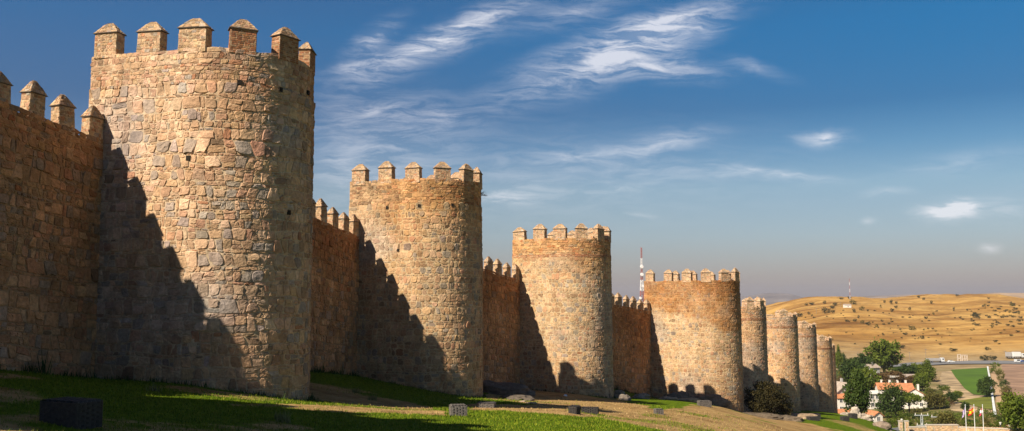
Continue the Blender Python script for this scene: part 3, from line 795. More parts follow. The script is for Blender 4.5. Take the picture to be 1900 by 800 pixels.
# ------------------------------------------------------------------ foliage
def leafcloud(name, mat, rx,ry,rz, nclump, nleaf, ls, seed, zc=None, cr=.38, flat=0, squash=0.0):
    rg=np.random.default_rng(seed); zc=rz if zc is None else zc
    d=rg.normal(size=(nclump,3)); d/=np.linalg.norm(d,axis=1)[:,None]
    rad=rg.uniform(.25,.86,(nclump,1))**.6
    rad*=(1+.28*vnoise(d[:,0]*2+seed,d[:,1]*2,d[:,2]*2))[:,None]
    c=d*rad*np.array([rx,ry,rz])
    if squash: c[:,:2]*=(1-squash*np.clip(c[:,2]/rz,-.2,1))[:,None]
    crr=cr*np.array([rx,ry,rz])*rg.uniform(.55,1.1,(nclump,1))
    q=rg.normal(size=(nclump,nleaf,3)); q/=np.linalg.norm(q,axis=2)[...,None]; q*=rg.uniform(.35,1.08,(nclump,nleaf,1))
    p=(c[:,None]+q*crr[:,None]).reshape(-1,3)
    n=len(p)
    a=rg.normal(size=(n,3)); a/=np.linalg.norm(a,axis=1)[:,None]; b=np.cross(a,rg.normal(size=(n,3))); b/=np.linalg.norm(b,axis=1)[:,None]
    s=ls*rg.uniform(.5,1.3,(n,1))
    V=np.stack([p-a*s*.5,p+b*s*.28,p+a*s*.5,p-b*s*.28],1).reshape(-1,3); V[:,2]+=zc
    t=np.repeat(rg.uniform(0,1,nclump)*.7,nleaf)+rg.uniform(0,.3,n)
    col_=np.repeat(t,4)[:,None].repeat(3,1)
    return mesh_np(name,V,np.arange(4*n),np.full(n,4),LEAF[mat],col_)
def trunk_mesh(name,h,r,n=4,seed=0,spread=1.0):
    rd=random.Random(seed); m=MB(); pts=[Vector((0,0,-.4)),Vector((rd.uniform(-.03,.03)*h,rd.uniform(-.03,.03)*h,h*.35)),Vector((rd.uniform(-.05,.05)*h,rd.uniform(-.05,.05)*h,h*.75))]
    m.tube(pts[0],pts[1],r*1.2,r*.85,7); m.tube(pts[1],pts[2],r*.85,r*.3,7)
    for k in range(n):
        a=2*math.pi*k/n+rd.uniform(-.4,.4); q=pts[1].lerp(pts[2],rd.uniform(0,.7)); e=q+Vector((math.cos(a)*h*.25*spread,math.sin(a)*h*.25*spread,h*rd.uniform(.12,.28)))
        m.tube(q,e,r*.4,r*.1,5)
    return m.mesh(name,M_bark)
PROTO={}
def proto(kind,mat,v):
    k=(kind,mat,v)
    if k in PROTO: return PROTO[k]
    sd=hash_(kind+mat)+v
    if kind=='round': cr=leafcloud('crown',mat,.5,.5,.46,90,44,.085,sd,zc=.56); tr=trunk_mesh('trunk',.6,.03,4,sd)
    elif kind=='cone': cr=leafcloud('crown',mat,.44,.44,.54,90,44,.08,sd,zc=.52,squash=.55); tr=trunk_mesh('trunk',.5,.03,4,sd)
    elif kind=='umbrella': cr=leafcloud('crown',mat,.5,.5,.28,60,40,.08,sd,zc=.72); tr=trunk_mesh('trunk',.8,.03,5,sd)
    elif kind=='low': cr=leafcloud('crown',mat,.5,.5,.5,30,24,.10,sd,zc=.40); tr=None
    PROTO[k]=(cr,tr); return PROTO[k]
def hash_(s): return sum(ord(c)*(i+3) for i,c in enumerate(s))%9973
def tree_px(px,py,wpx,hpx,kind,mat,label,group=None,name='tree',y0=150,v=None,cat='tree'):
    x,y,z=hit(px,py,y0); sc_=y/F*1.0
    w=wpx*sc_; h=hpx*sc_; v=random.randrange(2) if v is None else v
    cr,tr=proto(kind,mat,v)
    rz=random.uniform(0,6.28)
    if tr is None:
        o=link(name,cr,None,(x,y,z),rz); o.scale=(w,w,h*1.1)
        return tag(o,label,cat,group)
    root=empty(name,(x,y,z),rz); tag(root,label,cat,group)
    c=link('crown',cr,root); c.scale=(w,w,h); t=link('trunk',tr,root); t.scale=((w+h)/2,(w+h)/2,h)
    return root

# the dark bush against the far towers
bx,by,bz=P(1425,778,107)
root=empty('bush',(bx,by,zg1(bx,by)-.1)); tag(root,'large dark reddish brown bush in front of the slim far towers','bush')
link('foliage',leafcloud('foliage','bush',3.0,2.6,2.3,95,110,.24,77,zc=2.0,cr=.3),root)
bm_=MB(); rd=random.Random(5)
for k in range(22):
    a=rd.uniform(0,6.28); e=rd.uniform(.4,1.3); l=rd.uniform(1.6,2.9)
    bm_.tube((0,0,-.3),(math.cos(a)*math.cos(e)*l,math.sin(a)*math.cos(e)*l,math.sin(e)*l),.05,.012,5)
bm_.build('stems',M_bark,root)

VT=[ # px,py(base),w,h,kind,mat,label
 (1641,694,56,60,'round','green','big round bright green tree standing alone below the golden hill'),
 (1600,696,40,34,'round','dark','dark green tree left of the big round tree'),
 (1583,712,44,40,'round','dark','dark bushy tree behind the grey gabled house'),
 (1572,706,26,24,'round','yellow','small yellowing tree beside the last tower'),
 (1556,684,15,34,'cone','green','narrow green tree touching the top half of the last tower'),
 (1565,680,14,20,'cone','dark','small dark tree just right of the narrow tree by the last tower'),
 (1607,742,44,56,'round','green','green tree above the dense dark tree by the white terrace'),
 (1592,776,50,72,'cone','dark','dense dark green tree between the white house and small orange roofed house'),
 (1655,776,50,56,'cone','dark','dark green conical tree in front of the long orange roofed house'),
 (1688,766,46,36,'umbrella','green','spreading green tree with a bare pale trunk right of the conical tree'),
 (1674,742,26,28,'round','dark','dark tree in front of the orange roof gable'),
 (1735,760,34,34,'round','olive','olive brown round tree left of the dry bank'),
 (1712,726,28,34,'round','green','green tree right of the chimneyed house'),
 (1722,708,30,32,'cone','green','pointed green tree below the highway'),
 (1706,700,38,24,'round','green','bright low tree under the end of the road'),
 (1683,706,40,26,'round','dark','dark tree behind the flat roofed building'),
 (1660,712,36,22,'round','rust','rusty brown tree beside the flat roofed building'),
 (1635,716,34,22,'round','rust','reddish tree in front of the flat roofed building'),
 (1694,716,26,18,'round','rust','small rusty tree behind the orange roof'),
 (1625,738,22,26,'round','yellow','yellow green tree left of the long house'),
 (1831,738,30,34,'round','dark','dark green tree beside the white canal'),
 (1892,808,60,72,'round','green','large green tree at the right bottom edge'),
 (1766,750,22,20,'round','dark','small dark tree on the dry bank'),
 (1777,740,16,14,'round','green','little green tree on the dry bank near the lawn'),
 (1757,801,34,34,'round','olive','grey green pine tree left of the flags'),
 (1792,764,14,16,'round','dark','tiny dark tree behind the purple flag')]
for (px,py,w,h,kd,mt,lb) in VT: tree_px(px,py,w*1.12,h*1.06,kd,mt,lb,'trees in the valley beyond the wall')
SH=[(1849,694,22,22),(1857,706,18,20),(1863,722,20,20),(1866,738,22,22),(1872,750,24,26)]
for i,(px,py,w,h) in enumerate(SH):
    tree_px(px,py,w,h,'low',['green','olive','dark','olive','rust'][i],['green shrub topmost on the strip beside the dirt path','olive shrub second from the road on the dirt path strip','dark shrub in the middle of the dirt path strip','olive shrub fourth from the road on the dirt path strip','brownish shrub at the lower end of the dirt path strip'][i],'shrubs along the dirt path','shrub',cat='shrub')
rd=random.Random(11); k=0
for row,(ya,n_) in enumerate(((797,17),(786,15),(776,12))):
    for q in range(n_):
        px=1655+245*(q+rd.uniform(-.3,.3))/n_; mt=rd.choice(['green','dark','olive','green'])
        tree_px(px,ya+rd.uniform(-4,4),rd.uniform(18,30),rd.uniform(12,20),'low',mt,'low scrubby shrub in the thicket behind the stone parapet','thicket shrubs behind the parapet','shrub',cat='shrub',y0=175); k+=1
for q in range(40):
    px=rd.uniform(1556,1760); py=rd.uniform(688,760)
    tree_px(px,py,rd.uniform(14,24),rd.uniform(10,16),'low',rd.choice(['green','dark','olive','rust','green']),'low shrub filling the gaps between the valley houses and trees','garden shrubs between the valley houses','shrub',cat='shrub')
HS=[(1496,567,7,4),(1507,566,10,5),(1530,564,6,6),(1533,582,15,11),(1544,573,10,6),(1550,568,9,7),(1546,581,8,6),(1561,556,8,4),(1576,555,7,5),(1583,565,13,8),(1599,576,10,7),(1585,580,6,7),(1593,591,4,6),(1610,578,4,4),(1634,571,4,5),(1641,562,5,5),(1654,565,6,9),(1663,564,5,5),(1663,572,7,5),(1655,579,7,7),(1688,576,5,6),(1705,553,6,5),(1714,557,5,5),(1728,564,5,6),(1718,592,7,5),(1732,584,4,4),(1776,550,6,4),(1812,590,18,9),(1770,576,4,6),(1795,577,4,4),(1782,591,5,4),(1693,612,14,6),(1711,629,10,6),(1680,622,9,5),(1714,613,4,3),(1722,611,4,3),(1731,611,5,3),(1627,607,7,5),(1611,604,10,7),(1600,600,8,5),(1586,597,8,5),(1571,597,7,4),(1501,584,5,5),(1483,588,12,8),(1612,651,14,7),(1671,646,18,6),(1601,663,6,7),(1768,652,14,6),(1832,650,10,6),(1828,670,18,10),(1843,669,14,9),(1857,619,5,3),(1847,635,7,4),(1865,579,5,4),(1879,589,6,4),(1891,597,7,4),(1888,617,8,4),(1876,624,7,4),(1834,555,5,3),(1850,600,6,4),(1655,598,6,3),(1675,590,5,3),(1640,603,6,3),(1745,640,6,3),(1870,605,7,4),(1860,590,8,4),(1885,575,7,4)]
for i in range(90): 
    px=rd.uniform(1490,1900); py=rd.uniform(572,640); w=rd.uniform(2.5,5); HS.append((px,py,w,w*.6))
for i in range(50):
    px=rd.uniform(1800,1900); py=rd.uniform(562,608); w=rd.uniform(4,8); HS.append((px,py,w,w*.5))
for (px,py,w,h) in HS:
    big=w>=12
    tree_px(px,py,w*1.1,h*1.15,'low','holm' if (px<1800 or w>4.5) and rd.random()<.85 else 'olive','dark evergreen shrub dotted on the dry golden hillside','shrubs dotted on the golden hill','shrub',y0=560,cat='shrub')

# ------------------------------------------------------------------ sheets in the valley
def sheet(name,left,right,m,lift=.3,nu=14,seg=10,y0=200):
    Lp=[hit(px,py,y0)[:2] for px,py in left]; Rp=[hit(px,py,y0)[:2] for px,py in right]
    def dens(Q):
        Q=np.array(Q); t=np.linspace(0,len(Q)-1,(len(Q)-1)*seg+1); return np.stack([np.interp(t,np.arange(len(Q)),Q[:,k]) for k in (0,1)],-1)
    A,B=dens(Lp),dens(Rp); t=np.linspace(0,1,nu+1)[None,:,None]
    G=A[:,None]*(1-t)+B[:,None]*t; x,y=G[...,0].ravel(),G[...,1].ravel(); z=zg(x,y)+lift
    i=np.arange(len(A)*(nu+1)).reshape(len(A),nu+1); q=np.stack([i[:-1,:-1],i[:-1,1:],i[1:,1:],i[1:,:-1]],-1).reshape(-1,4)
    me=mesh_np(name,np.stack([x,y,z],-1),q.ravel(),np.full(len(q),4),m)
    if me.polygons[0].normal.z<0: me.flip_normals()
    return tag(link(name,me),kind='structure')
M_field=simple('watered_turf',(.06,.115,.003),.95,.25,.05)
M_field2=simple('rough_green_turf',(.12,.13,.012),.95,.3,.1)
M_plough=simple('brown_ploughed_soil',(.27,.165,.10),.95,.3,.08)
M_track=simple('dirt_track',(.40,.26,.14),.95,.15,.1)
M_canal=simple('pale_concrete_channel',(.62,.62,.58),.8,.1,.2)
M_asph=simple('asphalt',(.17,.165,.16),.9,.12,.2)
M_bank=simple('dry_rocky_bank',(.33,.235,.125),.95,.6,.12,.5,.6)
sheet('dry_bank',[(1748,690),(1742,710),(1752,735),(1765,762)],[(1832,684),(1833,710),(1838,735),(1842,768)],M_bank,.12)
sheet('sports_turf',[(1764,687),(1772,700),(1782,712),(1790,722),(1806,733)],[(1832,683),(1833,698),(1834,710),(1836,722),(1838,735)],M_field,.3)
sheet('rough_turf',[(1775,746),(1800,752)],[(1839,736),(1842,762)],M_field2,.32)
sheet('canal',[(1831,681),(1840,740),(1844,772)],[(1834,681),(1844,740),(1850,772)],M_canal,.45,3)
sheet('track',[(1836,682),(1848,740),(1854,772)],[(1843,682),(1862,740),(1870,772)],M_track,.3,5)
sheet('ploughed_field',[(1858,676),(1866,715),(1885,750)],[(1935,676),(1960,715),(1990,760)],M_plough,.22)
sheet('road',[(1545,679),(1690,674),(1760,672),(1960,669)],[(1545,683),(1690,680),(1760,677),(1960,675)],M_asph,.6,5)
sheet('lane',[(1638,793),(1668,793)],[(1620,803),(1668,806)],M_asph,.1,5,y0=140)

# ------------------------------------------------------------------ buildings
M_white=simple('white_render',(.62,.57,.49),.85,.06,.5)
M_grey=simple('grey_render',(.40,.37,.33),.9,.1,.5)
M_tile=simple('terracotta_tiles',(.42,.17,.075),.9,.25,1.2,.5,3)
M_gtile=simple('grey_brown_tiles',(.34,.27,.21),.9,.2,1.0,.5,3)
M_glass=simple('window_glass',(.03,.035,.04),.15,.1,1)
M_frame=simple('window_frame_white',(.6,.58,.54),.6,.05,1)
def house(px,py,w,dp,h,rh,yaw,wall,roof,label,gable_x=True,chim=1,cols=3,rows=2,flat=False,name='house'):
    x,y,z=hit(px,py,200)
    root=empty(name,(x,y,z),R(yaw)); tag(root,label,'house',group='houses in the valley')
    hw,hd=w/2,dp/2
    m=MB(); 
    if flat: m.box(-hw,hw,-hd,hd,-2,h)
    elif gable_x:                                   # ridge along x
        m.box(-hw,hw,-hd,hd,-2,h); m.add([(-hw,-hd,h),(-hw,hd,h),(-hw,0,h+rh),(hw,-hd,h),(hw,hd,h),(hw,0,h+rh)],[(0,2,1),(3,4,5),(0,3,5,2),(1,2,5,4)])
    else:
        m.box(-hw,hw,-hd,hd,-2,h); m.add([(-hw,-hd,h),(hw,-hd,h),(0,-hd,h+rh),(-hw,hd,h),(hw,hd,h),(0,hd,h+rh)],[(0,1,2),(3,5,4),(0,2,5,3),(1,4,5,2)])
    m.build('wall',wall,root)
    r=MB(); o=.45; t=.22
    if flat: r.box(-hw-.8,hw+.8,-hd-.8,hd+.8,h+.004,h+.7)
    elif gable_x:
        for s in (-1,1):
            sl=rh/hd; ye=s*(hd+o); ze=h-o*sl
            r.add([(-hw-o,ye,ze+.02),(hw+o,ye,ze+.02),(hw+o,0,h+rh+.02),(-hw-o,0,h+rh+.02),(-hw-o,ye,ze+t),(hw+o,ye,ze+t),(hw+o,0,h+rh+t),(-hw-o,0,h+rh+t)],
              [(3,2,1,0),(4,5,6,7),(0,1,5,4),(1,2,6,5),(3,0,4,7)] if s<0 else [(0,1,2,3),(7,6,5,4),(4,5,1,0),(5,6,2,1),(7,4,0,3)])
    else:
        for s in (-1,1):
            sl=rh/hw; xe=s*(hw+o); ze=h-o*sl
            r.add([(xe,-hd-o,ze+.02),(xe,hd+o,ze+.02),(0,hd+o,h+rh+.02),(0,-hd-o,h+rh+.02),(xe,-hd-o,ze+t),(xe,hd+o,ze+t),(0,hd+o,h+rh+t),(0,-hd-o,h+rh+t)],
              [(0,1,2,3),(7,6,5,4),(4,5,1,0),(5,6,2,1),(7,4,0,3)] if s<0 else [(3,2,1,0),(4,5,6,7),(0,1,5,4),(1,2,6,5),(3,0,4,7)])
    ro=r.build('roof',roof,root)
    for c in range(chim):
        cx=-hw*.7+c*(w*.7/max(chim-1,1)) if chim>1 else hw*.5
        q=MB(); q.box(cx-.35,cx+.35,.3,1.0,h+rh*.4,h+rh+1.1); q.box(cx-.42,cx+.42,.23,1.07,h+rh+1.102,h+rh+1.25); q.build('chimney',wall,ro)
    for rr in range(rows):
        for c in range(cols):
            wx=-hw+w*(c+.5)/cols; wz=.9+rr*2.9
            if wz+1.3>h: continue
            f=MB()
            for (a,b,cc,d_) in ((wx-.62,wx+.62,wz-.1,wz),(wx-.62,wx+.62,wz+1.3,wz+1.4),(wx-.62,wx-.5,wz,wz+1.3),(wx+.5,wx+.62,wz,wz+1.3),(wx-.04,wx+.04,wz,wz+1.3)): f.box(a,b,-hd-.09,-hd-.004,cc,d_)
            fo=f.build('window',M_frame,root)
            g=MB(); g.box(wx-.5,wx+.5,-hd-.04,-hd-.003,wz,wz+1.3); g.build('pane',M_glass,fo)
    for c in range(2):
        wy=-hd+dp*(c+.5)/2; g=MB(); g.box(hw+.004,hw+.06,wy-.5,wy+.5,.9,2.2)
        if h>3: g.build('window',M_glass,root)
    return root
house(1660,753,12.5,8,6.6,1.9,-12,M_white,M_tile,'long white house with an orange tiled roof and row of chimneys',True,4,4)
house(1694,755,8.5,10,4.6,2.6,-14,M_white,M_tile,'white gabled house with orange roof joined to the right of the long house',False,1,2)
house(1556,759,9,11,7.0,3.2,18,M_grey,M_gtile,'grey gabled house with pale roof, right behind the last tower',False,1,2)
house(1567,764,8,6,5.4,1.4,6,M_white,M_tile,'white house with orange roof and two windows beside the last tower',True,0,3)
house(1563,776,6,5,1.9,1.2,6,M_white,M_tile,'low orange roof in front of the white house by the last tower',True,0,1)
house(1636,710,11,8,2.6,0,14,M_white,M_white,'modern white flat roofed building left of the rusty trees',flat=True,chim=0,cols=4,rows=1)
house(1621,757,5.5,5,5.6,.8,10,M_white,M_white,'white terraced house with balconies behind the dense dark tree',True,0,3)
house(1622,784,3.4,5,2.6,1.2,12,M_white,M_tile,'small white cottage with an orange roof at the foot of the dark tree',False,0,1,1)
house(1616,699,5.5,6,4.5,1.4,20,M_grey,M_gtile,'grey brown building between the dark tree and big round tree',True,1,2)
house(1687,712,12,7,3.4,.8,8,M_grey,M_gtile,'low grey roofed shed among the rusty trees',True,0,3,1)
house(1572,571,8,6,3.4,1.0,0,M_white,M_gtile,'tiny white hut beside the thin hilltop mast',True,0,1,1,name='hut')

# ------------------------------------------------------------------ masts
M_red=simple('mast_red_paint',(.27,.10,.09),.6,.1,1); M_wht=simple('mast_white_paint',(.58,.56,.54),.6,.05,1)
def mast(px,ytop,Y,wbase,wtop,H,bands,label,dishes=()):
    x,y,zt=P(px,ytop,Y); zb=zt-H
    root=empty('radio_mast',(x,y,zb)); tag(root,label,'radio mast',group='red and white radio masts')
    def half(z): return (wbase+(wtop-wbase)*min(1,z/(H*.78)))/2
    zs=np.linspace(0,H,bands+1)
    for b in range(bands):
        m=MB(); z0,z1=zs[b],zs[b+1]; n=max(1,int((z1-z0)/(2.2*max(half(z0),.8)*1.0)))
        for k in range(n):
            a0=z0+(z1-z0)*k/n; a1=z0+(z1-z0)*(k+1)/n; h0,h1=half(a0),half(a1)
            c0=[(-h0,-h0),(h0,-h0),(h0,h0),(-h0,h0)]; c1=[(-h1,-h1),(h1,-h1),(h1,h1),(-h1,h1)]
            tr=.05+.05*h0
            for q in range(4):
                p=c0[q]; pn=c0[(q+1)%4]; r_=c1[q]; rn=c1[(q+1)%4]
                m.tube((*p,a0),(*r_,a1),tr*1.5,n=5); m.tube((*p,a0),(*rn,a1),tr,n=4); m.tube((*pn,a0),(*r_,a1),tr,n=4); m.tube((*p,a0),(*pn,a0),tr,n=4)
        m.build('lattice_section',M_red if (bands-b)%2==1 else M_wht,root)
    for (zf,s,sd_) in dishes:
        m=MB(); z=H*zf; m.tube((sd_*half(z),-half(z)-.1,z),(sd_*half(z),-half(z)-.9,z),s,s*.8,14); m.build('dish_antenna',M_wht,root)
    return root
mast(1190,459,620,5.0,.8,66,9,'tall red and white lattice mast rising behind the shaded wall',((.42,1.1,1),(.48,1.0,-1),(.60,1.0,1),(.72,1.3,.3),(.80,1.3,.3),(.36,.9,-1)))
hx=hit(1576,556,700); mast(1576,517,hx[1],.55,.3,(555-515)/F*hx[1]+3,7,'thin red and white mast on the crest of the golden hill')

# ------------------------------------------------------------------ poles, lamps, flags
M_steel=simple('galvanised_steel',(.42,.43,.44),.5,.08,2,metal=.3); M_wood=simple('pole_wood',(.20,.16,.12),.9,.2,2)
for i,(px,py,hp) in enumerate(((1560,570,9),(1515,582,10),(1718,663,16),(1688,668,15),(1866,665,14),(1743,668,12),(1592,668,14))):
    x,y,z=hit(px,py,500); h=hp*y/F; m=MB(); m.tube((0,0,-.5),(0,0,h),.22,.15,6); m.box(-1.3,1.3,-.1,.1,h-.9,h-.65)
    tag(m.build('utility_pole',M_wood,None,(x,y,z)),'thin utility pole standing on the dry slope above the road','utility pole','utility poles on the dry slope')
def pylon(px,ytop,Y,label):
    x,y,zt=P(px,ytop,Y); zb=zg1(x,y); h=zt-zb; root=empty('power_pole',(x,y,zb)); tag(root,label,'power pole',group='grey power poles behind the parapet')
    m=MB(); m.tube((-.16,0,-.5),(-.16,0,h),.1,.08,6); m.tube((.16,0,-.5),(.16,0,h),.1,.08,6)
    for k in range(int(h/.6)): m.box(-.2,.2,-.04,.04,k*.6,k*.6+.09)
    m.build('pole',M_steel,root)
    for zz,w in ((h-.05,1.35),(h-1.9,1.0)):
        m=MB(); m.box(-w,w,-.07,.07,zz,zz+.16); m.build('crossarm',M_steel,root)
        for q in (-1,0,1):
            s=MB(); s.tube((q*w*.85,0,zz+.162),(q*w*.85,0,zz+.5),.08,.05,6); s.build('insulator',M_white,root)
pylon(1710,771,172,'grey power pole with two crossarms, nearest to the gateposts')
pylon(1740,774,185,'grey power pole partly hidden behind the pine tree')
def lamp(px,ytop,Y,label,arms=0):
    x,y,zt=P(px,ytop,Y); zb=zg1(x,y); h=zt-zb; root=empty('street_lamp',(x,y,zb)); tag(root,label,'street lamp',group='street lamps by the parapet')
    m=MB(); m.tube((0,0,-.3),(0,0,h-.5),.07,.05,8); m.tube((0,0,-.3),(0,0,.6),.12,.1,8)
    if arms:
        m.tube((-.8,0,h-.5),(.8,0,h-.5),.04,n=6)
    m.build('post',M_iron,root)
    for q in ((-.8,.8) if arms else (0,)):
        g=MB(); g.tube((q,0,h-.5),(q,0,h-.12),.10,.22,8); g.build('lamp_head',M_frame if not arms else M_steel,root)
        g=MB(); g.tube((q,0,h-.118),(q,0,h),.24,.05,8); g.build('lamp_cap',M_iron if arms else M_white,root)
lamp(1673,777,163,'street lamp with a pale head above the gateposts')
lamp(1752,790,163,'double armed street lamp behind the stone parapet',1)
lamp(1856,783,172,'street lamp with a pale head right of the flags')
lamp(1873,787,178,'dim street lamp in front of the right bottom tree')

def flagcol(kind,u,v):
    n=len(u); c=np.ones((n,3))
    if kind=='spain':
        c[:]=(.55,.02,.02); c[(v>.25)&(v<.75)]=(.85,.52,.02)
        c[(np.abs(u-.36)<.10)&(np.abs(v-.5)<.16)]=(.5,.12,.05)
    elif kind=='purple':
        c[:]=(.34,.26,.42); c[(np.abs(u-.5)<.16)&(np.abs(v-.5)<.2)]=(.6,.55,.6)
    else:
        c[:]=(.75,.72,.72); c[(u<.5)&(v>.5)]=(.5,.05,.08); c[(u>=.5)&(v<.5)]=(.5,.05,.08)
    return c
M_cloth=attrmat('flag_cloth',.05,5,0,.8,1,.05)
def flagpole(px,kind,label):
    Y=150; x,y,zt=P(px,752,Y); zb=zg1(x,y); h=zt-zb; root=empty('flagpole',(x,y,zb)); tag(root,label,'flagpole',group='three white flagpoles at the bottom right')
    m=MB(); m.tube((0,0,-.4),(0,0,h),.075,.05,10); m.tube((0,0,-.4),(0,0,.25),.16,.14,10); m.build('pole',M_wht,root)
    m=MB(); m.tube((0,0,h+.001),(0,0,h+.14),.09,.05,10); m.build('finial',M_steel,root)
    nu,nv=18,14; uu,vv=np.meshgrid(np.linspace(0,1,nu+1),np.linspace(0,1,nv+1)); u,v=uu.ravel(),vv.ravel()
    w_,h_={'spain':(1.0,.85),'purple':(.55,1.0),'lion':(.55,.75)}[kind]
    X=-.06-u*w_*.85-0*v; Z=h-.35-(1-v)*h_-u*(.55 if kind=='spain' else .75)+.05*np.sin(u*9); Yy=.12*np.sin(u*8+v*2)*u+.05*np.sin(v*6)*u
    i=np.arange((nu+1)*(nv+1)).reshape(nv+1,nu+1); q=np.stack([i[:-1,:-1],i[:-1,1:],i[1:,1:],i[1:,:-1]],-1).reshape(-1,4)
    V=np.stack([X,Yy,Z],-1); V2=V.copy(); V2[:,1]+=.012
    me=mesh_np('flag',np.concatenate([V,V2]),np.concatenate([q.ravel(),(q[:,::-1]+len(V)).ravel()]),np.full(2*len(q),4),M_cloth,np.concatenate([flagcol(kind,u,v)]*2))
    link('flag',me,root)
flagpole(1791,'purple','left flagpole of three, with a limp purple and pale flag')
flagpole(1807,'spain','middle flagpole of three, flying a red and yellow striped flag')
flagpole(1823,'lion','right flagpole of three, with a limp white and red flag')

# stone parapet and gateposts
def blockwall(name,p0,p1,h,th,label,cat,zb,cap=True):
    d=np.array(p1[:2])-np.array(p0[:2]); L_=np.linalg.norm(d); d/=L_; n=np.array([d[1],-d[0]]); rg=np.random.default_rng(hash_(label))
    def mk(sgn):
        def m(u,v,hh):
            uu=u if sgn>0 else L_-u; off=th/2+hh
            return np.stack([d[0]*uu+sgn*n[0]*off,d[1]*uu+sgn*n[1]*off,v+0*u],-1)
        return m
    A=masonry('w',mk(1),0,L_,-1,h,'rub',1,rg,'T',lighten(np.array((1.1,1.1,1.08))),(8,2),.6); B=masonry('w',mk(-1),0,L_,-1,h,'rub',1,rg,'T',None,(8,2),.6)
    root=empty(name,(p0[0],p0[1],zb)); tag(root,label,cat)
    a=merge([A,B]); link('masonry',mesh_np('masonry',*a[:3],M_stone,a[3]),root)
    ang=math.atan2(d[1],d[0]); Mx=Matrix.Rotation(ang,4,'Z'); m=MB()
    m.box(-.05,L_+.05,-th/2+.005,th/2-.005,-1,h-.01,0,Mx); m.box(-.1,L_+.1,-th/2-.06,th/2+.06,h+.002,h+.14,0,Mx); m.build('coping',M_coping,root)
M_coping=simple('pale_granite_coping',(.46,.40,.33),.9,.12,1.5,.3,6)
def toppx(px,py,Y): return P(px,py,Y)
a=P(1718,789,160);b=P(1776,789,160);b2=P(1776.5,793,160)
blockwall('stone_parapet',a,b,2.2,.5,'pale stone parapet, higher left section below the pine tree','parapet',a[2]-2.2)
c=P(1908,798,b2[2]/ray(1908,798)[1])
blockwall('stone_parapet',(b[0]+.05,b[1]+.05,0),c,1.9,.45,'pale stone parapet, long lower section under the flags','parapet',c[2]-1.9)
for i,(px,py) in enumerate(((1668,782),(1679,782))):
    q=P(px,py,158); e=(q[0]+.5,q[1],q[2])
    blockwall('gatepost',q,e,3.2,.5,['pale stone gatepost, left of the pair','pale stone gatepost, right of the pair'][i],'gatepost',q[2]-3.2)
q=P(1685,793,160); blockwall('low_wall',q,(a[0]-.2,a[1],q[2]),1.6,.4,'short low stone wall between the gateposts and parapet','wall',q[2]-1.6)

# ------------------------------------------------------------------ vehicles and concrete frame on the road
M_vw=simple('white_vehicle_paint',(.58,.58,.56),.35,.03,1); M_vg=simple('grey_tarpaulin',(.33,.31,.29),.7,.1,1); M_tyre=simple('tyre_rubber',(.02,.02,.02),.9,.1,3); M_vb=simple('blue_vehicle_paint',(.05,.08,.2),.35,.03,1)
def wheels(root,xs,w,r):
    for x in xs:
        for s in (-1,1):
            m=MB(); m.tube((x,s*w-.14,r),(x,s*w+.14,r),r,n=14); t=m.build('wheel',M_tyre,root)
            m=MB(); m.tube((x,s*(w+.145)-.01,r),(x,s*(w+.145)+.01,r),r*.55,n=10); m.build('rim',M_steel,t)
def onroad(px,py): x,y,z=hit(px,py,500); return (x,y,z+.65)
def truck(px,py,body,label,box=True,Lb=9,facing=0,hb=2.6):
    loc=onroad(px,py); root=empty('truck',loc,facing); tag(root,label,'truck',group='trucks on the far road')
    m=MB()
    if box: m.box(-Lb,0,-1.25,1.25,1.1,1.1+hb)
    else:
        m.add([(-Lb,-1.1,1.2),(0,-1.1,1.2),(0,1.1,1.2),(-Lb,1.1,1.2),(-Lb,-1.25,2.9),(0,-1.25,2.9),(0,1.25,2.9),(-Lb,1.25,2.9)],[(3,2,1,0),(4,5,6,7),(0,1,5,4),(1,2,6,5),(2,3,7,6),(3,0,4,7)])
    m.build('trailer',body,root)
    m=MB(); m.box(-Lb,2.6,-.5,.5,.65,1.09); m.build('chassis',M_iron,root)
    m=MB(); m.add([(.5,-1.2,.6),(2.8,-1.2,.6),(2.8,1.2,.6),(.5,1.2,.6),(.5,-1.2,3.3),(2.45,-1.2,3.3),(2.45,1.2,3.3),(.5,1.2,3.3),(2.8,-1.2,1.9),(2.8,1.2,1.9)],
       [(3,2,1,0),(4,5,6,7),(0,1,8,5,4),(1,2,9,8),(8,9,6,5),(2,3,7,6,9),(3,0,4,7)]); c=m.build('cab',M_vw,root)
    m=MB(); m.box(1.3,2.3,-1.23,-1.205,1.9,2.8); m.add([(2.82,-1.05,1.98),(2.82,1.05,1.98),(2.49,1.05,3.15),(2.49,-1.05,3.15)],[(0,1,2,3)]); m.build('windscreen',M_glass,c)
    wheels(root,(-Lb+1.2,-Lb+2.5,-Lb+3.8,.9,2.1),1.1,.5)
truck(1744,674.5,M_vg,'white cabbed truck with an open grey trailer on the far road',False,9.3,math.pi*0)
truck(1893,666,M_vw,'large white box trailer truck parked at the far right of the road',True,5.2,0,3.2)
truck(1876,666,M_vg,'pale green grey boxed truck left of the large white trailer',True,3.4,0,3.0)
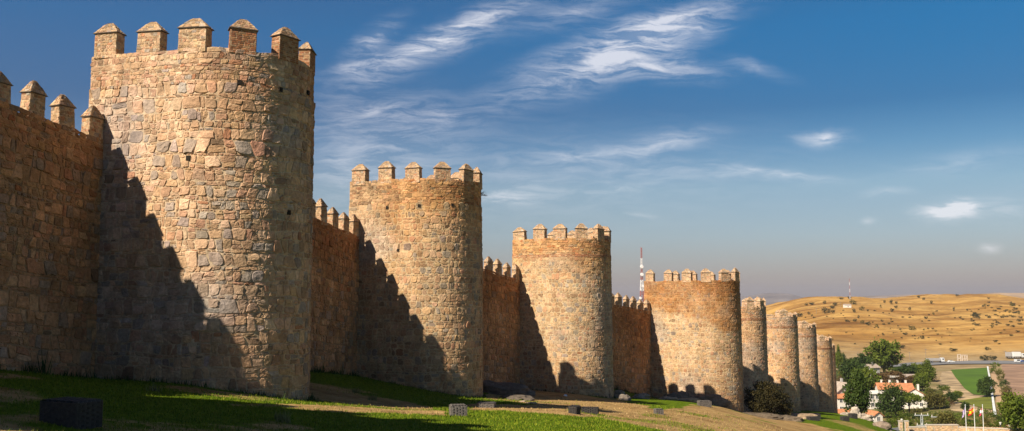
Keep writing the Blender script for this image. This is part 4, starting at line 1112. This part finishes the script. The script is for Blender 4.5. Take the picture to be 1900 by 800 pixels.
def car(px,py,mat,label,L_=4.4,H=1.45,van=False):
    loc=onroad(px,py); root=empty('car',loc); tag(root,label,'car',group='cars on the far road'); w=.9
    pr=[(0,.3),(L_,.3),(L_,.85),(L_*.78,.95),(L_*.62,H),(L_*.18,H),(L_*.04,.95),(0,.8)] if not van else [(0,.3),(L_,.3),(L_,1.1),(L_*.86,1.25),(L_*.72,H),(0,H)]
    n=len(pr); m=MB(); m.add([(x-L_/2,-w,z) for x,z in pr]+[(x-L_/2,w,z) for x,z in pr],[tuple(range(n)),tuple(range(n,2*n))[::-1]]+[(i,n+i,n+(i+1)%n,(i+1)%n) for i in range(n)]); m.build('body',mat,root)
    m=MB(); m.box(-L_*.28,L_*.12,-w-.02,-w-.003,.95,H-.12); m.build('side_window',M_glass,root); wheels(root,(-L_*.32,L_*.32),w-.12,.32)
car(1765,674.5,M_vw,'white car just right of the open truck on the far road')
car(1890,674,M_vw,'white van below the large white trailer',5.2,2.0,True)
car(1900,674,M_vb,'dark blue car at the right edge of the far road')
x,y,z=hit(1777,671,500); root=empty('concrete_frame',(x,y,z)); tag(root,'roofless pale concrete frame of posts and beams beside the far road','ruin')
M_conc=simple('weathered_concrete',(.50,.40,.30),.9,.15,1)
s_=y/F
for k,xx in enumerate((0,5,8,13,17)):
    m=MB(); m.box(xx*s_,xx*s_+.6,0,.6,-1,12*s_); m.build('post',M_conc,root)
for a_,b_,zz in ((0,5,12),(8,17,11),(0,5,5),(8,17,4)):
    m=MB(); m.box(a_*s_+.01,b_*s_+.59,.01,.59,zz*s_+.003,zz*s_+.5); m.build('beam',M_conc,root)

# ------------------------------------------------------------------ woven boxes on the lawn
M_wick=simple('dark_woven_strips',(.045,.04,.036),.75,.35,14,.4,40); M_wick2=simple('grey_woven_strips',(.125,.11,.095),.75,.35,10,.4,40)
def woven(px,py,Y,w,d_,h,yaw,mat,label):
    x,y,_=P(px,py,Y); z=zg1(x,y)-.03
    root=empty('woven_box',(x,y,z),R(yaw)); tag(root,label,'woven box',group='woven boxes on the lawn')
    def panel(name,L_,H_,T):
        m=MB(); rh=.05; cw=.11; nr=max(3,int(H_/rh)); nc=max(3,int(L_/cw)); rh=H_/nr; cw=L_/nc
        for r_ in range(nr):
            for c in range(-1,nc):
                if (c+r_)%2: continue
                a=max(c*cw,0); b=min((c+2)*cw,L_)
                if b-a<.02: continue
                p=[(a,0.016),(a+.35*cw,-.026),(b-.35*cw,-.026),(b,.016)]; z0=r_*rh+.004; z1=(r_+1)*rh-.004; jz=random.uniform(-.003,.003)
                vs=[]
                for xx,yy in p: vs+= [T((xx,yy,z0+jz)),T((xx,yy,z1+jz))]
                m.add(vs,[(0,2,3,1),(2,4,5,3),(4,6,7,5)])
        m.add([T((0,.02,0)),T((L_,.02,0)),T((L_,.02,H_)),T((0,.02,H_))],[(0,1,2,3)],1)
        m.build(name,[mat,M_iron],root)
    hw,hd=w/2,d_/2
    panel('woven_side',w,h,lambda q:(q[0]-hw,q[1]-hd,q[2])); panel('woven_side',w,h,lambda q:(hw-q[0],hd-q[1],q[2]))
    panel('woven_side',d_,h,lambda q:(hw-q[1],q[0]-hd,q[2])); panel('woven_side',d_,h,lambda q:(q[1]-hw,hd-q[0],q[2]))
    panel('woven_lid',w,d_,lambda q:(q[0]-hw,q[2]-hd,h+.01-q[1]))
    for sx in (-1,1):
        for sy in (-1,1):
            m=MB(); m.tube((sx*hw,sy*hd,0),(sx*hw,sy*hd,h+.01),.022,n=6); m.build('corner_post',mat,root)
woven(131,789,20,1.12,.62,.56,-26,M_wick,'largest dark woven box at the bottom left, in the shade on the lawn')
woven(850,771,36,.60,.5,.42,12,M_wick2,'grey upright woven box on the sunlit lawn below the second tower')
woven(902,755,47,.88,.6,.27,-8,M_wick2,'flat grey woven box at the foot of the second tower')
woven(1066,768,45,.40,.45,.40,-30,M_wick,'small dark woven box at the lawn edge, casting a shadow')
woven(1095,763.5,50,.85,.5,.33,-10,M_wick,'long dark woven box just right of the small dark one')
woven(1222,765.5,60,.5,.45,.34,8,M_wick2,'little grey woven box on the dry grass mound')
woven(1307,756,84,1.1,.7,.5,5,M_wick2,'woven box against the base of the orange stained tower')
woven(1568,794,122,.9,.7,.6,10,M_wick,'dark woven box farthest right on the green slope')
woven(1583,784,138,1.0,.8,.7,10,M_wick,'dark woven box beside the pale stone block')
woven(1513,780,117,1.0,.8,.6,10,M_wick,'dark woven box at the foot of the far towers')
woven(1509,789,112,1.3,.8,.45,10,M_wick,'flat dark woven box below the far towers')

# ------------------------------------------------------------------ rocks
def rock(px,py,Y,w,d_,h,seed,label,tone=(.26,.225,.19),name='rock',yaw=0,sink=.3,cat='rock'):
    x,y,_=P(px,py,Y); z=zg1(x,y); rg=np.random.default_rng(seed)
    nu,nv=56,30; th=np.linspace(0,2*np.pi,nu,endpoint=False); ph=np.linspace(0,np.pi,nv)
    T,Q=np.meshgrid(th,ph); X=np.sin(Q)*np.cos(T);Yy=np.sin(Q)*np.sin(T);Z=np.cos(Q)
    f=np.sign; p=.75
    X=f(X)*np.abs(X)**p;Yy=f(Yy)*np.abs(Yy)**p;Z=f(Z)*np.abs(Z)**p
    r=1+.5*fbm(X*1.3+seed,Yy*1.3,Z*1.6,5)-.16*np.abs(vnoise(X*2.6+seed,Yy*2.6,Z*5))
    V=np.stack([X*r*w/2,Yy*r*d_/2,Z*r*h+h*(1-2*sink)*.3],-1).reshape(-1,3)
    i=np.arange(nv*nu).reshape(nv,nu); q=np.stack([i[:-1],i[1:],np.roll(i,-1,1)[1:],np.roll(i,-1,1)[:-1]],-1).reshape(-1,4)
    c=np.repeat(np.array([tone]),len(V),0)*(1+.35*fbm(V[:,0]*2,V[:,1]*2,V[:,2]*4+seed,4)[:,None])
    o=link(name,mesh_np(name,V,q.ravel(),np.full(len(q),4),M_rock,c,smooth=True),None,(x,y,z),R(yaw)); tag(o,label,cat,'rocks at the foot of the wall' if name=='rock' else None)
rock(925,738,72,5.2,3.0,.85,1,'large smooth dark grey rock outcrop at the wall foot',(.15,.115,.085),yaw=-35)
rock(955,746,66,2.6,1.6,.30,2,'low dark rock tongue right of the large outcrop',(.10,.08,.06),yaw=-30)
rock(986,752,60,.75,.4,.07,3,'flat pale stone slab at the edge of the dry path',(.30,.23,.16),yaw=-10)
rock(970,748,62,.45,.3,.08,13,'small pale stone left of the flat slab',(.30,.23,.16))
rock(1150,739,88,1.5,1.3,.62,4,'pale lumpy boulder below the wall before the orange stained tower',(.25,.20,.15))
rock(1160,746,84,1.1,1.0,.5,5,'darker boulder leaning against the pale lumpy boulder',(.17,.14,.11))
rock(1190,742,90,1.6,1.2,.45,6,'low pale boulder in the green patch beside the wall',(.25,.20,.15))
rock(1240,752,93,2.0,1.2,.3,7,'flat stone at the top of the dry mound',(.32,.25,.17))
rock(1278,752,95,2.4,1.3,.38,8,'tan stone half buried in front of the stained tower',(.34,.25,.15))
rock(1262,745,101,3.2,1.2,.9,9,'grey rock in the shade at the stained tower base',(.15,.12,.09))
rock(1316,749,102,4.0,1.2,1.0,21,'brown rock under the merlon shadows of the stained tower',(.18,.13,.09))
rock(1405,773,104,5.0,2.0,.45,10,'dark rock ledge under the dark bush',(.10,.075,.05),yaw=-25)
rock(1457,779,106,4.0,1.6,.5,11,'dark rock ledge right of the dark bush',(.12,.09,.06),yaw=-20)
rock(1490,775,114,3.6,1.4,.6,12,'brown rock at the foot of the brick banded far tower',(.27,.19,.12),yaw=-15)
rock(1637,796,128,2.6,1.8,.75,14,'rounded brown rock at the right end of the green slope',(.22,.165,.12))
rock(1587,775,146,1.6,1.3,1.4,15,'upright pale stone block on the green slope',(.44,.36,.28))
rock(1600,779,146,3.6,1.2,.7,16,'long low pale stone right of the upright block',(.36,.29,.22))
rock(1574,778,146,2.6,1.0,.5,17,'low pale stone left of the upright block',(.34,.28,.21))
rock(1049,730,78,.34,.25,.12,18,'scrap of white paper litter on the dry path',(.75,.75,.74),name='paper_litter',cat='litter')

# dry weed on the second tower
t=TW[2]; x,y,z=P(889,362,65.4); root=empty('weed',(x,y,z)); tag(root,'dry twiggy weed sprouting from the edge of the second tower','weed')
m=MB(); rd=random.Random(3)
for k in range(16):
    a=rd.uniform(-1.2,1.2); e=rd.uniform(-.3,1.0); l=rd.uniform(.3,.75); p=Vector((math.cos(a)*math.cos(e)*l,math.sin(a)*math.cos(e)*l*.6,math.sin(e)*l*.6)); m.tube((0,0,0),p,.009,.005,4)
    m.tube(p*.6,p*.6+Vector((rd.uniform(0,.2),rd.uniform(-.1,.1),rd.uniform(-.1,.15))),.009,.005,4)
m.build('twigs',M_bark,root)

# ------------------------------------------------------------------ grass
M_blade=attrmat('grass_blades',.15,3,0,.8,.5,.15)
def grass():
    rg=np.random.default_rng(5); n=170000
    Y=np.exp(rg.uniform(math.log(17),math.log(75),n)); X=rg.uniform(-.60,.60,n)*Y
    z=zg(X,Y); px,py=proj(X,Y,z); ok=(px>-30)&(px<1930)&(py<815)
    # keep clear of the masonry
    for t in TW[:5]:
        _,_,c=tower_path(t); n2=ndir(t['az']); w2=wdir(t['az']); dx=X-c[0];dy=Y-c[1]; a=dx*n2[0]+dy*n2[1]; b=dx*w2[0]+dy*w2[1]
        ok&=~(((a*a+b*b)<(t['R']-.05)**2)|((a<0)&(np.abs(b)<t['R'])))
    for i in range(4):
        a=np.array(TW[i]['J']); b=np.array(TW[i+1]['J']); d=(b-a)/np.linalg.norm(b-a); s=(X-a[0])*d[1]-(Y-a[1])*d[0]; al=(X-a[0])*d[0]+(Y-a[1])*d[1]
        ok&=~((s<-.2)&(al>-1)&(al<np.linalg.norm(b-a)+1))
    X,Y,z=X[ok],Y[ok],z[ok]; n=len(X)
    lw=lawn_mask(X,Y,z); r=rg.random(n); g=r<lw*1.0
    keep=g|(rg.random(n)<.16); X,Y,z,g,lw=X[keep],Y[keep],z[keep],g[keep],lw[keep]; n=len(X)
    hgt=np.where(g,rg.uniform(.03,.075,n),rg.uniform(.02,.07,n))*(.6+Y/55); wd=.008*(.5+Y/22)
    a=rg.uniform(0,np.pi,n); le=rg.normal(0,.35,(n,2))*hgt[:,None]
    p0=np.stack([X-np.cos(a)*wd,Y-np.sin(a)*wd,z-.01],-1);p1=np.stack([X+np.cos(a)*wd,Y+np.sin(a)*wd,z-.01],-1);p2=np.stack([X+le[:,0],Y+le[:,1],z+hgt],-1)
    V=np.stack([p0,p1,p2],1).reshape(-1,3)
    G=np.array([(.08,.13,.004),(.13,.18,.006),(.05,.085,.003),(.19,.20,.015)]); D=np.array([(.34,.22,.09),(.42,.29,.13),(.28,.18,.07),(.20,.18,.04)])
    ci=rg.integers(0,4,n); c=np.where(g[:,None],G[ci],D[ci])
    me=mesh_np('lawn_grass',V,np.arange(3*n),np.full(n,3),M_blade,np.repeat(c,3,0)); tag(link('lawn_grass',me),'short mown and dry grass blades covering the slope below the wall','grass',kind='stuff')
    # taller dark weeds hugging the masonry
    Vs=[];Cs=[]
    def tuft(x,y,h,nb,dark):
        z=zg1(x,y)
        for _ in range(nb):
            a=rg.uniform(0,6.28); r_=rg.uniform(0,.28); bx,by=x+r_*math.cos(a),y+r_*math.sin(a); hh=h*rg.uniform(.4,1); lx,ly=rg.normal(0,.3,2)*hh; b=rg.uniform(0,3.14); w=.02+.012*hh
            Vs.extend([(bx-math.cos(b)*w,by-math.sin(b)*w,z-.03),(bx+math.cos(b)*w,by+math.sin(b)*w,z-.03),(bx+lx,by+ly,z+hh)])
            cc=np.array((.04,.07,.015) if dark else (.17,.17,.06))*rg.uniform(.5,1.3); Cs.extend([cc]*3)
    for i in range(0,4):
        t0,t1=TW[i],TW[i+1]; a=np.array(t0['J'])+wdir(t0['az'])*2*t0['R']; b=np.array(t1['J']); d=b-a; L_=np.linalg.norm(d); d/=L_; nn=np.array([d[1],-d[0]])
        for s in np.arange(0,L_,.16):
            if rg.random()<.75: q=a+d*s+nn*rg.uniform(.05,.35); tuft(q[0],q[1],rg.uniform(.1,.5)*(1+1.2*(rg.random()<.08)),12,True)
        f,U,c=tower_path(t1)
        for u in np.arange(0,U*.72,.18):
            if rg.random()<.7:
                p,_=f(np.array([u]),np.array([rg.uniform(.08,.3)])); tuft(p[0][0],p[0][1],rg.uniform(.08,.34),10,rg.random()<.8)
    for (px,py,Y) in ((285,745,33),(520,785,28),(660,745,50),(690,750,47),(525,787,27.5)):
        x,y,_=P(px,py,Y); tuft(x,y,.35,40,False)
    me=mesh_np('weeds',np.array(Vs),np.arange(len(Vs)),np.full(len(Vs)//3,3),M_blade,np.array(Cs)); tag(link('weeds',me),'dark weeds growing along the foot of the wall and towers','weeds',kind='stuff')
grass()

# ------------------------------------------------------------------ far mountains
def ridge(name,pts,Y,depth,base,tone,seed):
    nx=160; t=np.linspace(0,1,nx); xs=np.interp(t,np.linspace(0,1,len(pts)),[P(px,py,Y)[0] for px,py in pts]); zs=np.interp(xs,[P(px,py,Y)[0] for px,py in pts],[P(px,py,Y)[2] for px,py in pts])
    zs=zs+ (Y/1000)*1.6*fbm(xs*.004+seed,0*xs,seed,4)
    ny=30; s=np.linspace(-1,1,ny); X,S=np.meshgrid(xs,s); H=zs[None]-base
    Z=base+H*(1-np.abs(S)**1.5)*(1)+(1-np.abs(S))*np.abs(S)*60*fbm(X*.002,S*3,seed,4); Yg=Y+S*depth
    V=np.stack([X.ravel(),Yg.ravel(),Z.ravel()],-1); i=np.arange(nx*ny).reshape(ny,nx); q=np.stack([i[:-1,:-1],i[:-1,1:],i[1:,1:],i[1:,:-1]],-1).reshape(-1,4)
    me=mesh_np(name,V,q.ravel(),np.full(len(q),4),simple('far_scrub_slope',tone,.95,.4,.004),smooth=True); tag(link(name,me),kind='structure')
ridge('mountain',[(1250,568),(1370,549),(1400,547),(1430,544),(1462,545),(1490,553),(1530,558),(1600,562)],9000,1600,-220,(.16,.13,.11),1)
ridge('mountain',[(1470,562),(1560,555),(1620,550),(1690,546),(1740,548),(1800,552),(1950,552)],8200,1500,-220,(.26,.19,.13),2)
ridge('hill',[(1740,562),(1780,552),(1815,546),(1850,543),(1900,543),(1960,545),(2100,556)],4200,700,-130,(.34,.23,.13),3)

# ------------------------------------------------------------------ the air
hz=MB(); hz.box(-14600,14600,-14600,14600,-330,175)
mh=bpy.data.materials.new('hazy_air'); mh.use_nodes=True; nt=mh.node_tree; nt.nodes.remove(nt.nodes['Principled BSDF'])
pv=N(nt,'ShaderNodeVolumePrincipled'); pv.inputs['Color'].default_value=(.86,.84,.90,1); pv.inputs['Density'].default_value=HAZE; pv.inputs['Anisotropy'].default_value=.3
nt.links.new(pv.outputs[0],nt.nodes['Material Output'].inputs['Volume'])
tag(hz.build('haze',mh),kind='stuff')
